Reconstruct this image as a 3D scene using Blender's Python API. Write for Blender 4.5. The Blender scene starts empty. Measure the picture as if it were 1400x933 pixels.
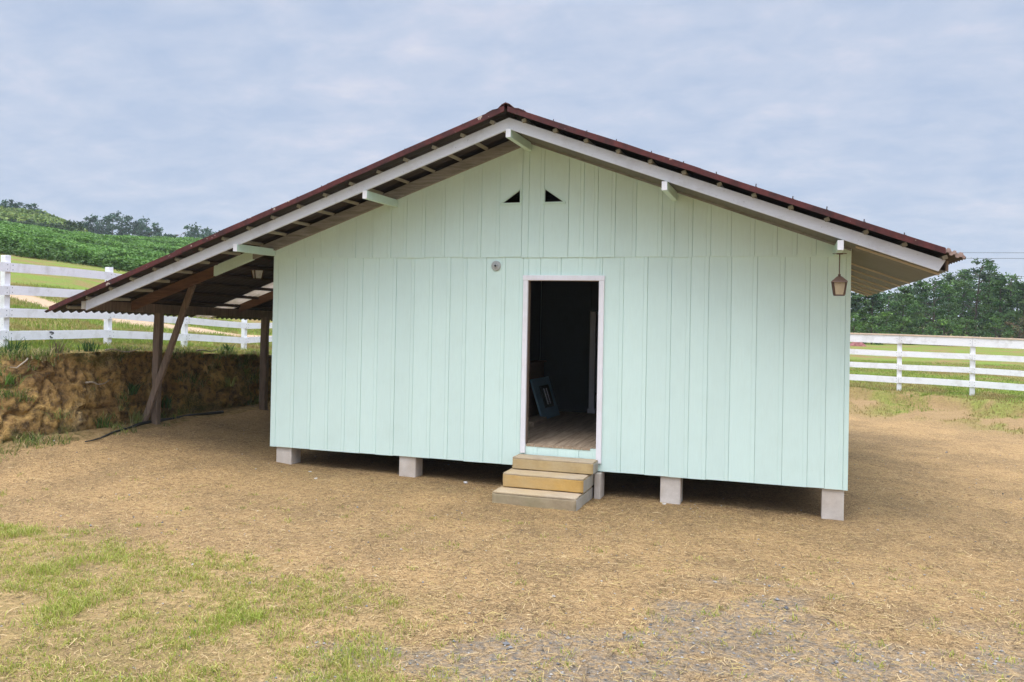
import math, random
import numpy as np
# ------------------------------------------------------------------ camera constants and terrain (world: X along facade, Y into the house, Z up; z=0 is the wall's lower edge)
CAM = np.array([6.95948, -10.42233, 1.92085])
CR = np.array([0.95051533, 0.31007497, 0.01934206])
CU = np.array([-0.01572571, -0.01415851, 0.99977609])
CF = np.array([-0.3102794, 0.95060667, 0.00858173])
F = 1167.01; CYP = 420.504

def _hash(ix, iy, seed):
    h = (ix.astype(np.int64) * 374761393 + iy.astype(np.int64) * 668265263 + seed * 974634541) & 0xFFFFFFFF
    h = ((h ^ (h >> 13)) * 1274126177) & 0xFFFFFFFF
    return ((h ^ (h >> 16)) & 0xFFFF) / 65535.0
def vnoise(x, y, seed=0):
    x = np.asarray(x, float); y = np.asarray(y, float)
    ix = np.floor(x); iy = np.floor(y); fx = x - ix; fy = y - iy
    fx = fx * fx * (3 - 2 * fx); fy = fy * fy * (3 - 2 * fy)
    a = _hash(ix, iy, seed); b = _hash(ix + 1, iy, seed); c = _hash(ix, iy + 1, seed); d = _hash(ix + 1, iy + 1, seed)
    return (a + (b - a) * fx) * (1 - fy) + (c + (d - c) * fx) * fy
def fbm(x, y, seed=0, oct=4):
    s = 0.0; a = 0.5; t = 0.0
    for i in range(oct):
        s = s + a * vnoise(x * 2 ** i + 17.3 * i, y * 2 ** i - 9.1 * i, seed + i); t += a; a *= 0.5
    return s / t
def sstep(a, b, x):
    t = np.clip((x - a) / (b - a), 0, 1); return t * t * (3 - 2 * t)

TU = np.array([-600, 0, 60, 100, 130, 250, 330, 450, 700, 1000, 1165, 1400, 2000.])
TD = np.array([0, 11, 13, 16, 20, 35, 60, 88, 100, 130, 170, 300, 900.])
TT = np.array([
 [1.15, 1.2, 1.32, 1.65, 2.2, 4.2, 7.6, 11.0, 12.2, 16.8, 18, 10, 0],
 [1.15, 1.14, 1.25, 1.6, 2.05, 3.93, 6.8, 9.6, 11.0, 16.0, 15, 8, 0],
 [1.15, 1.14, 1.22, 1.5, 1.9, 3.65, 6.4, 9.2, 10.5, 15.2, 14, 8, 0],
 [1.15, 1.14, 1.2, 1.35, 1.75, 3.4, 6.1, 9.0, 10.0, 13.6, 12.5, 8, 0],
 [1.15, 1.14, 1.2, 1.25, 1.6, 3.2, 5.9, 8.85, 9.6, 11.4, 10, 8, 0],
 [1.1, 1.1, 1.12, 1.1, 1.1, 2.3, 5.3, 8.6, 9.1, 9.6, 9.5, 8, 0],
 [1.05, 1.05, 1.05, 1.02, .96, 1.5, 4.2, 8.4, 8.9, 9.2, 9.2, 8, 0],
 [.9, .9, .9, .9, .85, 1.2, 3.2, 6.5, 7.0, 7.5, 7.5, 6, 0],
 [.5, .5, .5, .5, .5, .8, 2.0, 3.5, 3.8, 4, 4, 3, 0],
 [.15, .15, .15, .15, .15, .2, .5, .7, .8, .9, 1, 1, 0],
 [.1, .1, .1, .1, .1, .2, .4, .5, .5, .5, .5, .5, 0],
 [.0, .0, .0, .0, .07, .2, .4, .5, .5, .5, .5, .5, 0],
 [-.1, -.1, -.1, -.1, 0, .15, .4, .5, .5, .5, .5, .5, 0]])
def upland(X, Y):
    dx = X - CAM[0]; dy = Y - CAM[1]
    n = math.hypot(CF[0], CF[1]); fx, fy = CF[0] / n, CF[1] / n
    d = dx * fx + dy * fy; l = dx * fy - dy * fx
    u = 700 + F * l / np.maximum(d, 2.0); u = np.clip(u, -600, 2000); d = np.clip(d, 0, 900)
    i = np.clip(np.searchsorted(TU, u, side='right') - 1, 0, len(TU) - 2)
    j = np.clip(np.searchsorted(TD, d, side='right') - 1, 0, len(TD) - 2)
    fu = (u - TU[i]) / (TU[i + 1] - TU[i]); fd = (d - TD[j]) / (TD[j + 1] - TD[j])
    return (TT[i, j] * (1 - fu) + TT[i + 1, j] * fu) * (1 - fd) + (TT[i, j + 1] * (1 - fu) + TT[i + 1, j + 1] * fu) * fd
def yard(X, Y):
    zf = np.interp(X, [-6, -3, -2.55, -1, .3, 2.2, 5.7, 7.5, 9, 12, 20], [.2, .1, .05, -.12, -.242, -.285, -.33, -.352, -.4, -.45, -.5])
    k = sstep(-1.2, -3.5, Y)
    zf = zf * (1 - k) + (-.25) * k
    return zf
BASE = np.array([(2, 12.2), (6, 11.6), (8.38, 11.25), (9.38, 11.0), (10.3, 10.15), (11.4, 9.05), (13, 7.6), (17, 4.5), (30, -4), (60, -25)])
def right_dist(X, Y):     # signed distance beyond the foot of the right-hand bank
    best = np.full(np.shape(X), 1e9); sg = np.zeros(np.shape(X))
    for (x0, y0), (x1, y1) in zip(BASE[:-1], BASE[1:]):
        ex, ey = x1 - x0, y1 - y0; L = ex * ex + ey * ey
        t = np.clip(((X - x0) * ex + (Y - y0) * ey) / L, 0, 1)
        px, py = x0 + t * ex, y0 + t * ey
        dd = np.hypot(X - px, Y - py)
        s = np.sign(ex * (Y - y0) - ey * (X - x0))
        m = dd < best
        best = np.where(m, dd, best); sg = np.where(m, s, sg)
    return best * np.where(sg == 0, 1, sg)
def bank_x(Y):            # line of the cut earth bank on the left
    return -3.12 + .16 * (fbm(Y * .5, Y * 0 + 3.3, 5, 2) - .5) - .25 * sstep(-.5, -3.0, Y)
def ground_z(X, Y):
    X = np.asarray(X, float); Y = np.asarray(Y, float)
    up = upland(X, Y); yd = yard(X, Y)
    rd = right_dist(X, Y) + .8 * (fbm(X * .8, Y * .8, 31, 3) - .5)
    mr = .5 * sstep(-.2, 2.3, rd) + .5 * sstep(2.05, 2.45, rd)      # slope with a small scarp under the fence
    clod = sstep(0, .5, rd) * sstep(4.2, 2.6, rd) * (X > 4)
    ml = sstep(-.42, -.52, X - bank_x(Y))
    m = np.maximum(mr, ml)
    near = np.exp(-np.hypot(X - 3, Y) / 25)
    rough = (fbm(X * 1.3, Y * 1.3, 3, 4) - .5) * .05 * near + (fbm(X * .12, Y * .12, 8, 3) - .5) * .8 * sstep(25, 60, np.hypot(X - 7, Y + 10)) * sstep(1.0, 3.0, up)
    return yd * (1 - m) + up * m + rough + clod * (.15 * (fbm(X * 2.0, Y * 2.0, 93, 5) - .5) + .08 * (fbm(X * 6.5, Y * 6.5, 95, 3) - .5))
def grass_w(X, Y):        # green turf in the left foreground
    fg = np.interp(X, [-6, -3, 0, 1.6, 3.25, 4.3, 5, 5.7, 7], [-1.8, -2.6, -3.35, -3.7, -4.25, -4.6, -5.3, -6.6, -9])
    n = fbm(X * 1.1, Y * 1.1, 41, 3) - .5
    return sstep(-.35, 1.1, fg - Y + 2.6 * n)
def gravel_w(X, Y):       # bare grey gravel in the right foreground
    gg = np.interp(X, [3.4, 4.3, 5, 6, 8.2, 10, 14], [-7.5, -5.4, -4.3, -3.5, -3.0, -2.9, -3])
    n = fbm(X * .9, Y * 1.3, 77, 4) - .5; n2 = fbm(X * 1.9 + 4, Y * 3.1, 79, 4)
    return sstep(-.6, .4, (gg - Y) * .5 + 2.4 * n) * sstep(.36, .52, n2 + .10 * (gg - Y - 1.5)) * sstep(-.8, .2, gg - Y + 1.6 * n)
def project(X, Y, Z):
    d = np.stack([np.asarray(X) - CAM[0], np.asarray(Y) - CAM[1], np.asarray(Z) - CAM[2]], -1)
    z = d @ CF
    return 700 + F * (d @ CR) / z, CYP - F * (d @ CU) / z, z
def in_view(X, Y, Z, pad=60):
    x, y, z = project(X, Y, Z)
    return (z > .5) & (x > -pad) & (x < 1400 + pad) & (y < 933 + pad) & (y > -pad)
#=====BPY
import bpy, bmesh
from mathutils import Vector, Matrix, Euler
from mathutils import noise as mnoise
random.seed(7); RNG = np.random.default_rng(7)
scene = bpy.context.scene
COL = scene.collection
# ------------------------------------------------------------------ object helpers
def tag(o, label=None, cat=None, group=None, kind=None):
    if label: o['label'] = label
    if cat: o['category'] = cat
    if group: o['group'] = group
    if kind: o['kind'] = kind
    return o
def empty(name, loc, label, cat, group=None, rz=0):
    o = bpy.data.objects.new(name, None); COL.objects.link(o); o.empty_display_size = .2
    o.location = loc; o.rotation_euler = (0, 0, rz)
    return tag(o, label, cat, group)
def link(name, me, m=None, parent=None, loc=None):
    o = bpy.data.objects.new(name, me); COL.objects.link(o)
    if m is not None and not me.materials:
        me.materials.append(m)
    if parent is not None:
        o.parent = parent
        if loc is None:    # geometry was written in world coordinates: shift it back under its parent
            w = Vector((0, 0, 0)); p = parent
            w = parent_world(parent)
            o.location = (-w[0], -w[1], -w[2])
        else: o.location = loc
    elif loc is not None: o.location = loc
    return o
def parent_world(p):
    w = Vector(p.location)
    while p.parent is not None:
        p = p.parent; w = w + Vector(p.location)
    return w
class MB:
    def __init__(s): s.v = []; s.f = []
    def add(s, vs, fs):
        n = len(s.v); s.v += [tuple(v) for v in vs]; s.f += [tuple(i + n for i in f) for f in fs]; return s
    def box(s, x0, x1, y0, y1, z0, z1):
        return s.add([(x0, y0, z0), (x1, y0, z0), (x1, y1, z0), (x0, y1, z0), (x0, y0, z1), (x1, y0, z1), (x1, y1, z1), (x0, y1, z1)],
                     [(0, 3, 2, 1), (4, 5, 6, 7), (0, 1, 5, 4), (1, 2, 6, 5), (2, 3, 7, 6), (3, 0, 4, 7)])
    def prism(s, poly, y0, y1):      # polygon in X-Z pulled along Y
        n = len(poly)
        a = sum(poly[i][0] * poly[(i + 1) % n][1] - poly[(i + 1) % n][0] * poly[i][1] for i in range(n))
        if a < 0: poly = poly[::-1]
        vs = [(x, y0, z) for x, z in poly] + [(x, y1, z) for x, z in poly]
        fs = [tuple(range(n)), tuple(range(2 * n - 1, n - 1, -1))]
        fs += [(i, i + n, (i + 1) % n + n, (i + 1) % n) for i in range(n)]
        return s.add(vs, fs)
    def beam(s, a, b, w, h, up=(0, 0, 1)):
        a = Vector(a); b = Vector(b); d = (b - a).normalized(); up = Vector(up)
        sx = d.cross(up).normalized(); sz = sx.cross(d).normalized()
        vs = []
        for p in (a, b):
            for u, v in ((-1, -1), (1, -1), (1, 1), (-1, 1)): vs.append(p + sx * (u * w / 2) + sz * (v * h / 2))
        return s.add(vs, [(0, 1, 2, 3), (7, 6, 5, 4), (0, 4, 5, 1), (1, 5, 6, 2), (2, 6, 7, 3), (3, 7, 4, 0)])
    def tube(s, pts, r, n=8, cap=True):
        pts = [Vector(p) for p in pts]; rr = r if isinstance(r, (list, tuple)) else [r] * len(pts)
        base = len(s.v); ref = None
        for i, p in enumerate(pts):
            d = (pts[min(i + 1, len(pts) - 1)] - pts[max(i - 1, 0)]).normalized()
            if ref is None: ref = d.orthogonal().normalized()
            ref = (ref - d * ref.dot(d)).normalized(); q = d.cross(ref)
            for k in range(n):
                a = 2 * math.pi * k / n
                s.v.append(tuple(p + (ref * math.cos(a) + q * math.sin(a)) * rr[i]))
        for i in range(len(pts) - 1):
            for k in range(n):
                s.f.append((base + i * n + k, base + i * n + (k + 1) % n, base + (i + 1) * n + (k + 1) % n, base + (i + 1) * n + k))
        if cap:
            s.f.append(tuple(base + k for k in range(n - 1, -1, -1))); s.f.append(tuple(base + (len(pts) - 1) * n + k for k in range(n)))
        return s
    def build(s, name, m=None, parent=None, bevel=0, smooth=False, loc=None, jit=0):
        me = bpy.data.meshes.new(name); me.from_pydata(s.v, [], s.f); me.validate(); me.update()
        if bevel:
            bm = bmesh.new(); bm.from_mesh(me)
            bmesh.ops.remove_doubles(bm, verts=bm.verts, dist=1e-5)
            bmesh.ops.recalc_face_normals(bm, faces=bm.faces)
            bmesh.ops.bevel(bm, geom=list(bm.edges), offset=bevel, segments=2, affect='EDGES', profile=.6, clamp_overlap=True)
            bm.to_mesh(me); bm.free()
        if smooth:
            me.polygons.foreach_set('use_smooth', [True] * len(me.polygons))
        return link(name, me, m, parent, loc)
def fast_mesh(name, V, nper, tint=None, smooth=False):   # V (N*nper,3): N separate polygons of nper corners
    V = np.asarray(V, np.float32).reshape(-1, 3); n = len(V); nf = n // nper
    me = bpy.data.meshes.new(name)
    me.vertices.add(n); me.vertices.foreach_set('co', V.ravel())
    me.loops.add(n); me.loops.foreach_set('vertex_index', np.arange(n, dtype=np.int32))
    me.polygons.add(nf); me.polygons.foreach_set('loop_start', np.arange(0, n, nper, dtype=np.int32))
    me.polygons.foreach_set('loop_total', np.full(nf, nper, np.int32))
    if tint is not None:
        at = me.color_attributes.new('tint', 'FLOAT_COLOR', 'POINT')
        c = np.ones((n, 4), np.float32); c[:, :3] = np.repeat(tint, nper, 0) if len(tint) == nf else tint
        at.data.foreach_set('color', c.ravel())
    me.update(calc_edges=True)
    return me
def grid_mesh(name, P, attrs=None, smooth=True):        # P (ny,nx,3)
    ny, nx = P.shape[:2]
    me = bpy.data.meshes.new(name)
    me.vertices.add(nx * ny); me.vertices.foreach_set('co', P.reshape(-1).astype(np.float32))
    i = np.arange(nx * ny).reshape(ny, nx)
    q = np.stack([i[:-1, :-1], i[:-1, 1:], i[1:, 1:], i[1:, :-1]], -1).reshape(-1).astype(np.int32)
    nf = len(q) // 4
    me.loops.add(nf * 4); me.loops.foreach_set('vertex_index', q)
    me.polygons.add(nf); me.polygons.foreach_set('loop_start', np.arange(0, nf * 4, 4, dtype=np.int32))
    me.polygons.foreach_set('loop_total', np.full(nf, 4, np.int32))
    me.polygons.foreach_set('use_smooth', [smooth] * nf)
    for k, a in (attrs or {}).items():
        at = me.attributes.new(k, 'FLOAT', 'POINT'); at.data.foreach_set('value', np.asarray(a, np.float32).reshape(-1))
    me.update(calc_edges=True)
    return me
# ------------------------------------------------------------------ materials
class NT:
    def __init__(s, name, rough=.8, spec=.3):
        s.m = bpy.data.materials.new(name); s.m.use_nodes = True; s.t = s.m.node_tree
        s.b = s.t.nodes['Principled BSDF']; s.b.inputs['Roughness'].default_value = rough
        s.b.inputs['Specular IOR Level'].default_value = spec
        s.co = s.n('ShaderNodeTexCoord').outputs['Object']
    def n(s, k, **kw):
        x = s.t.nodes.new(k)
        for a, v in kw.items(): setattr(x, a, v)
        return x
    def l(s, a, b): s.t.links.new(a, b)
    def noise(s, scale, detail=4, rough=.55, vec=None, dist=0):
        x = s.n('ShaderNodeTexNoise'); x.inputs['Scale'].default_value = scale; x.inputs['Detail'].default_value = detail
        x.inputs['Roughness'].default_value = rough; x.inputs['Distortion'].default_value = dist
        s.l(vec if vec is not None else s.co, x.inputs['Vector']); return x.outputs['Fac']
    def map(s, scale=(1, 1, 1), rot=(0, 0, 0)):
        x = s.n('ShaderNodeMapping'); x.inputs['Scale'].default_value = scale; x.inputs['Rotation'].default_value = rot
        s.l(s.co, x.inputs['Vector']); return x.outputs['Vector']
    def ramp(s, fac, stops):
        x = s.n('ShaderNodeValToRGB'); e = x.color_ramp.elements
        e[0].position, e[0].color = stops[0][0], (*stops[0][1], 1); e[1].position, e[1].color = stops[-1][0], (*stops[-1][1], 1)
        for p, c in stops[1:-1]:
            q = e.new(p); q.color = (*c, 1)
        s.l(fac, x.inputs['Fac']); return x.outputs['Color']
    def fr(s, fac, a, b, lo=0., hi=1.):
        x = s.n('ShaderNodeMapRange'); x.inputs['From Min'].default_value = a; x.inputs['From Max'].default_value = b
        x.inputs['To Min'].default_value = lo; x.inputs['To Max'].default_value = hi; s.l(fac, x.inputs['Value']); return x.outputs['Result']
    def mix(s, fac, a, b, mode='MIX'):
        x = s.n('ShaderNodeMix', data_type='RGBA', blend_type=mode)
        if isinstance(fac, (int, float)): x.inputs[0].default_value = fac
        else: s.l(fac, x.inputs[0])
        for i, c in ((6, a), (7, b)):
            if isinstance(c, tuple): x.inputs[i].default_value = (*c, 1)
            else: s.l(c, x.inputs[i])
        return x.outputs[2]
    def math(s, op, a, b=None):
        x = s.n('ShaderNodeMath', operation=op)
        for i, c in ((0, a), (1, b)):
            if c is None: continue
            if isinstance(c, (int, float)): x.inputs[i].default_value = c
            else: s.l(c, x.inputs[i])
        return x.outputs[0]
    def bump(s, h, strength=.4, dist=.02):
        x = s.n('ShaderNodeBump'); x.inputs['Strength'].default_value = strength; x.inputs['Distance'].default_value = dist
        s.l(h, x.inputs['Height']); s.l(x.outputs['Normal'], s.b.inputs['Normal'])
    def attr(s, name, out='Fac'):
        return s.n('ShaderNodeAttribute', attribute_name=name).outputs[out]
    def base(s, c):
        if isinstance(c, tuple): s.b.inputs['Base Color'].default_value = (*c, 1)
        else: s.l(c, s.b.inputs['Base Color'])
        return s
def paint(name, c, dirt, amt=.35, rough=.55, grain=(6, 6, .6), dscale=2.5, bump=.15, boards=0):
    t = NT(name, rough, .35)
    g = t.noise(9, 5, .6, t.map(grain)); d = t.noise(dscale, 6, .65)
    f = t.math('MULTIPLY', t.fr(d, .5, .78), amt)
    col = t.mix(f, t.mix(t.fr(g, .3, .75, 0, .18), c, dirt), dirt)
    sp = t.noise(38, 2, .5); col = t.mix(t.math('MULTIPLY', t.fr(sp, .7, .76), .5 * amt), col, tuple(x * .35 for x in dirt))
    if boards:
        geo = t.n('ShaderNodeNewGeometry'); col = t.mix(1.0, col, t.ramp(geo.outputs['Random Per Island'], [(0, (1 - boards,) * 3), (1, (1, 1, 1))]), 'MULTIPLY')
    t.base(col); t.bump(g, bump, .006); return t.m
def wood(name, c1, c2, stretch=(14, 14, .9), rough=.85, bump=.5, scale=3):
    t = NT(name, rough, .2)
    g = t.noise(scale, 8, .65, t.map(stretch), .6); big = t.noise(1.3, 3)
    col = t.ramp(g, [(.3, c2), (.55, c1), (.8, tuple(min(1, x * 1.35) for x in c1))])
    t.base(t.mix(t.fr(big, .4, .75, 0, .55), col, c2)); t.bump(g, bump, .008); return t.m
def foliage(name, trans=.35, rough=.6):
    t = NT(name, rough, .2)
    c = t.attr('tint', 'Color'); t.base(c)
    tr = t.n('ShaderNodeBsdfTranslucent'); t.l(c, tr.inputs['Color'])
    mx = t.n('ShaderNodeMixShader'); mx.inputs[0].default_value = trans
    t.l(t.b.outputs[0], mx.inputs[1]); t.l(tr.outputs[0], mx.inputs[2])
    t.l(mx.outputs[0], t.t.nodes['Material Output'].inputs['Surface']); return t.m

M = {}
M['mint'] = paint('mint_paint', (.69, .87, .80), (.52, .64, .55), .2, .5, dscale=1.7, boards=.05)
M['mint_soffit'] = paint('mint_beam_paint', (.62, .80, .70), (.40, .50, .40), .3, .55)
M['white'] = paint('white_paint', (.84, .83, .86), (.55, .50, .45), .35, .5, dscale=3)
M['fence'] = paint('fence_paint', (.86, .86, .89), (.45, .43, .38), .6, .55, grain=(.8, .8, 9), dscale=4)
M['fascia'] = paint('fascia_paint', (.64, .65, .69), (.38, .36, .36), .7, .6, grain=(.8, 6, 8), dscale=3)
M['greybeam'] = wood('weathered_grey_wood', (.30, .29, .27), (.17, .16, .14), (1, 12, 12))
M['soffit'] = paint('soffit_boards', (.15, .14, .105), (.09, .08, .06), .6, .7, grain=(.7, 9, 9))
M['batten'] = paint('soffit_batten', (.55, .46, .32), (.45, .38, .28), .5, .7)
M['darkwood'] = wood('dark_brown_timber', (.075, .052, .038), (.035, .025, .02), (8, .8, 8))
M['purlin'] = paint('purlin_paint', (.33, .31, .24), (.24, .18, .12), .8, .7, grain=(8, .8, 8))
M['brownwood'] = wood('old_brown_timber', (.26, .19, .14), (.12, .085, .06), (14, 14, 1.0))
M['brownrafter'] = wood('brown_rafter_timber', (.17, .09, .05), (.08, .042, .026), (1.0, 12, 12))
M['floor'] = wood('floor_planks', (.42, .32, .22), (.24, .17, .11), (10, .7, 10))
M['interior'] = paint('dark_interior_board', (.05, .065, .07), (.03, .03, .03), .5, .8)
M['panelblue'] = paint('dusty_blue_panel', (.22, .37, .45), (.13, .2, .24), .5, .6)
M['boxwood'] = wood('dark_plywood', (.20, .11, .06), (.09, .05, .03), (1, 8, 8))
# concrete
def concrete(name, c1, c2, c3, bump=.5):
    t = NT(name, .9, .2); a = t.noise(4, 8, .7); b = t.noise(45, 4, .6); e = t.noise(1.6, 4)
    col = t.mix(t.fr(e, .42, .68), t.ramp(a, [(.3, c2), (.65, c1)]), c3)
    t.base(t.mix(t.fr(b, .35, .8, 0, .35), col, c2)); t.bump(t.math('ADD', t.math('MULTIPLY', b, .5), a), bump, .012); return t.m
M['pier'] = concrete('pier_concrete', (.66, .61, .55), (.46, .41, .35), (.56, .48, .39), .3)
M['step_top'] = concrete('step_concrete', (.52, .43, .31), (.36, .28, .19), (.48, .36, .20))
M['step_ochre'] = concrete('ochre_stained_concrete', (.52, .385, .19), (.38, .27, .125), (.46, .37, .23), .5)
M['step_mid'] = concrete('orange_ochre_concrete', (.58, .365, .12), (.44, .27, .08), (.48, .36, .19), .5)
M['step_low'] = concrete('mossy_concrete', (.43, .35, .23), (.27, .21, .13), (.30, .26, .15))
M['step_side'] = concrete('pale_concrete', (.48, .45, .40), (.34, .31, .27), (.30, .27, .2))
# roof
def roofmat(name, c, c2, under):
    t = NT(name, .75, .25); a = t.noise(3, 6, .65); b = t.noise(16, 4, .6)
    top = t.mix(t.fr(b, .62, .7), t.ramp(a, [(.35, c2), (.65, c)]), (.33, .27, .23))
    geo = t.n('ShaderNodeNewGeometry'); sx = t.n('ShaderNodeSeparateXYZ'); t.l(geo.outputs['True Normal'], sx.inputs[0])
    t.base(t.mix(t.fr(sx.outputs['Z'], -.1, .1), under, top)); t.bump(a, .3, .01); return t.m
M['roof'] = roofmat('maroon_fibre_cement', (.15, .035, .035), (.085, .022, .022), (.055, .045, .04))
t = NT('verge_red', .6, .3); a = t.noise(5, 5, .7); b = t.noise(11, 3, .6, t.map((1, 1, 1)))
t.base(t.mix(t.fr(b, .66, .70), t.ramp(a, [(.35, (.04, .013, .012)), (.6, (.105, .024, .022)), (.8, (.15, .052, .038))]), (.42, .34, .28))); t.bump(a, .3, .01); M['verge'] = t.m
t = NT('ridge_dark', .8, .2); a = t.noise(6, 5, .7); t.base(t.ramp(a, [(.3, (.03, .02, .02)), (.7, (.10, .035, .03))])); M['ridge'] = t.m
t = NT('translucent_sheet', .5, .4); a = t.noise(5, 4); c = t.ramp(a, [(.35, (.55, .50, .40)), (.7, (.78, .72, .66))]); t.base(c)
tr = t.n('ShaderNodeBsdfTranslucent'); t.l(c, tr.inputs['Color']); mx = t.n('ShaderNodeMixShader'); mx.inputs[0].default_value = .55
t.l(t.b.outputs[0], mx.inputs[1]); t.l(tr.outputs[0], mx.inputs[2]); t.l(mx.outputs[0], t.t.nodes['Material Output'].inputs['Surface']); M['skylight'] = t.m
def flat(name, c, rough=.5, metal=0, spec=.5):
    t = NT(name, rough, spec); a = t.noise(20, 4); t.base(t.ramp(a, [(.3, tuple(x * .75 for x in c)), (.7, c)])); t.b.inputs['Metallic'].default_value = metal; return t.m
M['bolt'] = flat('bolt_rust', (.06, .05, .05), .6)
M['bronze'] = flat('bronze_metal', (.10, .055, .035), .5, .4)
M['amber'] = flat('amber_glass', (.42, .33, .21), .25)
M['milk'] = flat('milky_glass', (.85, .85, .83), .3)
M['plastic'] = flat('grey_plastic', (.46, .48, .46), .35)
M['black'] = flat('black_plastic', (.025, .028, .025), .5)
M['wire'] = flat('black_wire', (.03, .03, .035), .6)
M['steel'] = flat('bright_steel', (.75, .75, .72), .25, .9)
M['scuff'] = flat('dark_scuff', (.10, .11, .12), .8)
M['leaf'] = foliage('leaf_mat', .3); M['blade'] = foliage('grass_blade_mat', .35, .55); M['straw'] = foliage('straw_mat', .1, .8)
M['trunk'] = wood('bark', (.09, .07, .055), (.045, .035, .028), (9, 9, 1.5), bump=.8)
M['whitestone'] = flat('chalky_stone', (.62, .60, .56), .9)
M['root'] = wood('dry_root', (.40, .33, .25), (.22, .17, .12), (6, 6, 6))
t = NT('pebble', .85, .2); t.base(t.attr('tint', 'Color')); M['pebble'] = t.m
t = NT('red_earth', .95, .1); a = t.noise(6, 6, .65); t.base(t.ramp(a, [(.3, (.14, .05, .045)), (.7, (.34, .15, .14))])); t.bump(a, .6, .03); M['redearth'] = t.m
# ground
t = NT('ground_mat', .95, .12)
gr = t.attr('grass'); gv = t.attr('gravel'); tf = t.attr('turf'); pa = t.attr('path'); cl = t.attr('clay'); cp = t.attr('crop')
n1 = t.noise(1.1, 6, .62); n2 = t.noise(17, 6, .74); n3 = t.noise(70, 4, .7); ns = t.noise(22, 5, .7, t.map((1, .35, 1), (0, 0, .5)))
straw = t.ramp(n2, [(.30, (.11, .066, .031)), (.42, (.335, .208, .092)), (.60, (.455, .295, .132)), (.76, (.57, .40, .195))])
straw = t.mix(t.fr(n1, .40, .62, 0, .75), straw, t.ramp(ns, [(.35, (.135, .084, .042)), (.6, (.28, .182, .085))]))
straw = t.mix(t.fr(n3, .60, .8, 0, .6), straw, (.46, .36, .22)); straw = t.mix(t.fr(n3, .44, .30, 0, .8), straw, (.085, .055, .03)); n4 = t.noise(150, 3, .6); straw = t.mix(t.fr(n4, .58, .72, 0, .55), straw, (.60, .46, .26)); straw = t.mix(t.fr(n4, .40, .28, 0, .7), straw, (.07, .045, .025))
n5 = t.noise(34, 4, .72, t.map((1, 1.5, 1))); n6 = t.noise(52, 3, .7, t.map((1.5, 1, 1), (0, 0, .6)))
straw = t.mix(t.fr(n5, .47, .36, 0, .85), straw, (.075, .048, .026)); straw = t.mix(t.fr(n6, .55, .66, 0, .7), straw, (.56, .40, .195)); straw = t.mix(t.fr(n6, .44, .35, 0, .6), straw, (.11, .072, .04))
grav = t.ramp(n5, [(.3, (.07, .067, .06)), (.55, (.165, .157, .14)), (.75, (.28, .265, .235))])
c = t.mix(t.math('MULTIPLY', gv, t.fr(n2, .36, .60, .88, .15)), straw, grav)
c = t.mix(t.math('MULTIPLY', gr, t.fr(n2, .35, .65, .55, .05)), c, t.ramp(n3, [(.35, (.15, .13, .045)), (.7, (.31, .27, .09))]))
dn = t.noise(.55, 7, .68)
turf = t.mix(t.fr(dn, .44, .60), t.ramp(n2, [(.3, (.085, .13, .02)), (.7, (.22, .28, .045))]), t.ramp(n2, [(.3, (.15, .10, .04)), (.7, (.29, .205, .08))]))
c = t.mix(tf, c, turf)
clay = t.ramp(t.math('ADD', t.math('MULTIPLY', n1, .45), t.math('MULTIPLY', n5, .55)), [(.3, (.10, .07, .038)), (.5, (.26, .175, .085)), (.7, (.38, .265, .13))]); c = t.mix(t.math('MULTIPLY', cl, t.fr(n2, .35, .6, 1., .45)), c, clay)
c = t.mix(pa, c, t.ramp(n2, [(.3, (.38, .26, .16)), (.7, (.52, .38, .25))]))
c = t.mix(cp, c, t.ramp(n2, [(.3, (.02, .045, .012)), (.7, (.06, .11, .03))]))
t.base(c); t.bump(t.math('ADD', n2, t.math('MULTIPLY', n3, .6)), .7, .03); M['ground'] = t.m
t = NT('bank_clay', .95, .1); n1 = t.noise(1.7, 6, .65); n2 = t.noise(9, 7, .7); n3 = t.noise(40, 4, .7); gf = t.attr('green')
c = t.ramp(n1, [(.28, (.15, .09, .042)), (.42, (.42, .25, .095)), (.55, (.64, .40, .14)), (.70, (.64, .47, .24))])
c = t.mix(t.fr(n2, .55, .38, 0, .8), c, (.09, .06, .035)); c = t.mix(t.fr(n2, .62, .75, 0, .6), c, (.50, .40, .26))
c = t.mix(t.math('MULTIPLY', gf, t.fr(n3, .35, .6)), c, (.16, .16, .05)); te = t.attr('toe'); c = t.mix(t.math('MULTIPLY', te, t.fr(n2, .3, .55)), c, t.ramp(n2, [(.30, (.10, .062, .030)), (.43, (.32, .212, .098)), (.60, (.43, .297, .138)), (.76, (.54, .40, .21))])); t.base(c); t.bump(t.math('ADD', n2, t.math('MULTIPLY', n3, .6)), 1., .09); M['bank'] = t.m

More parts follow.
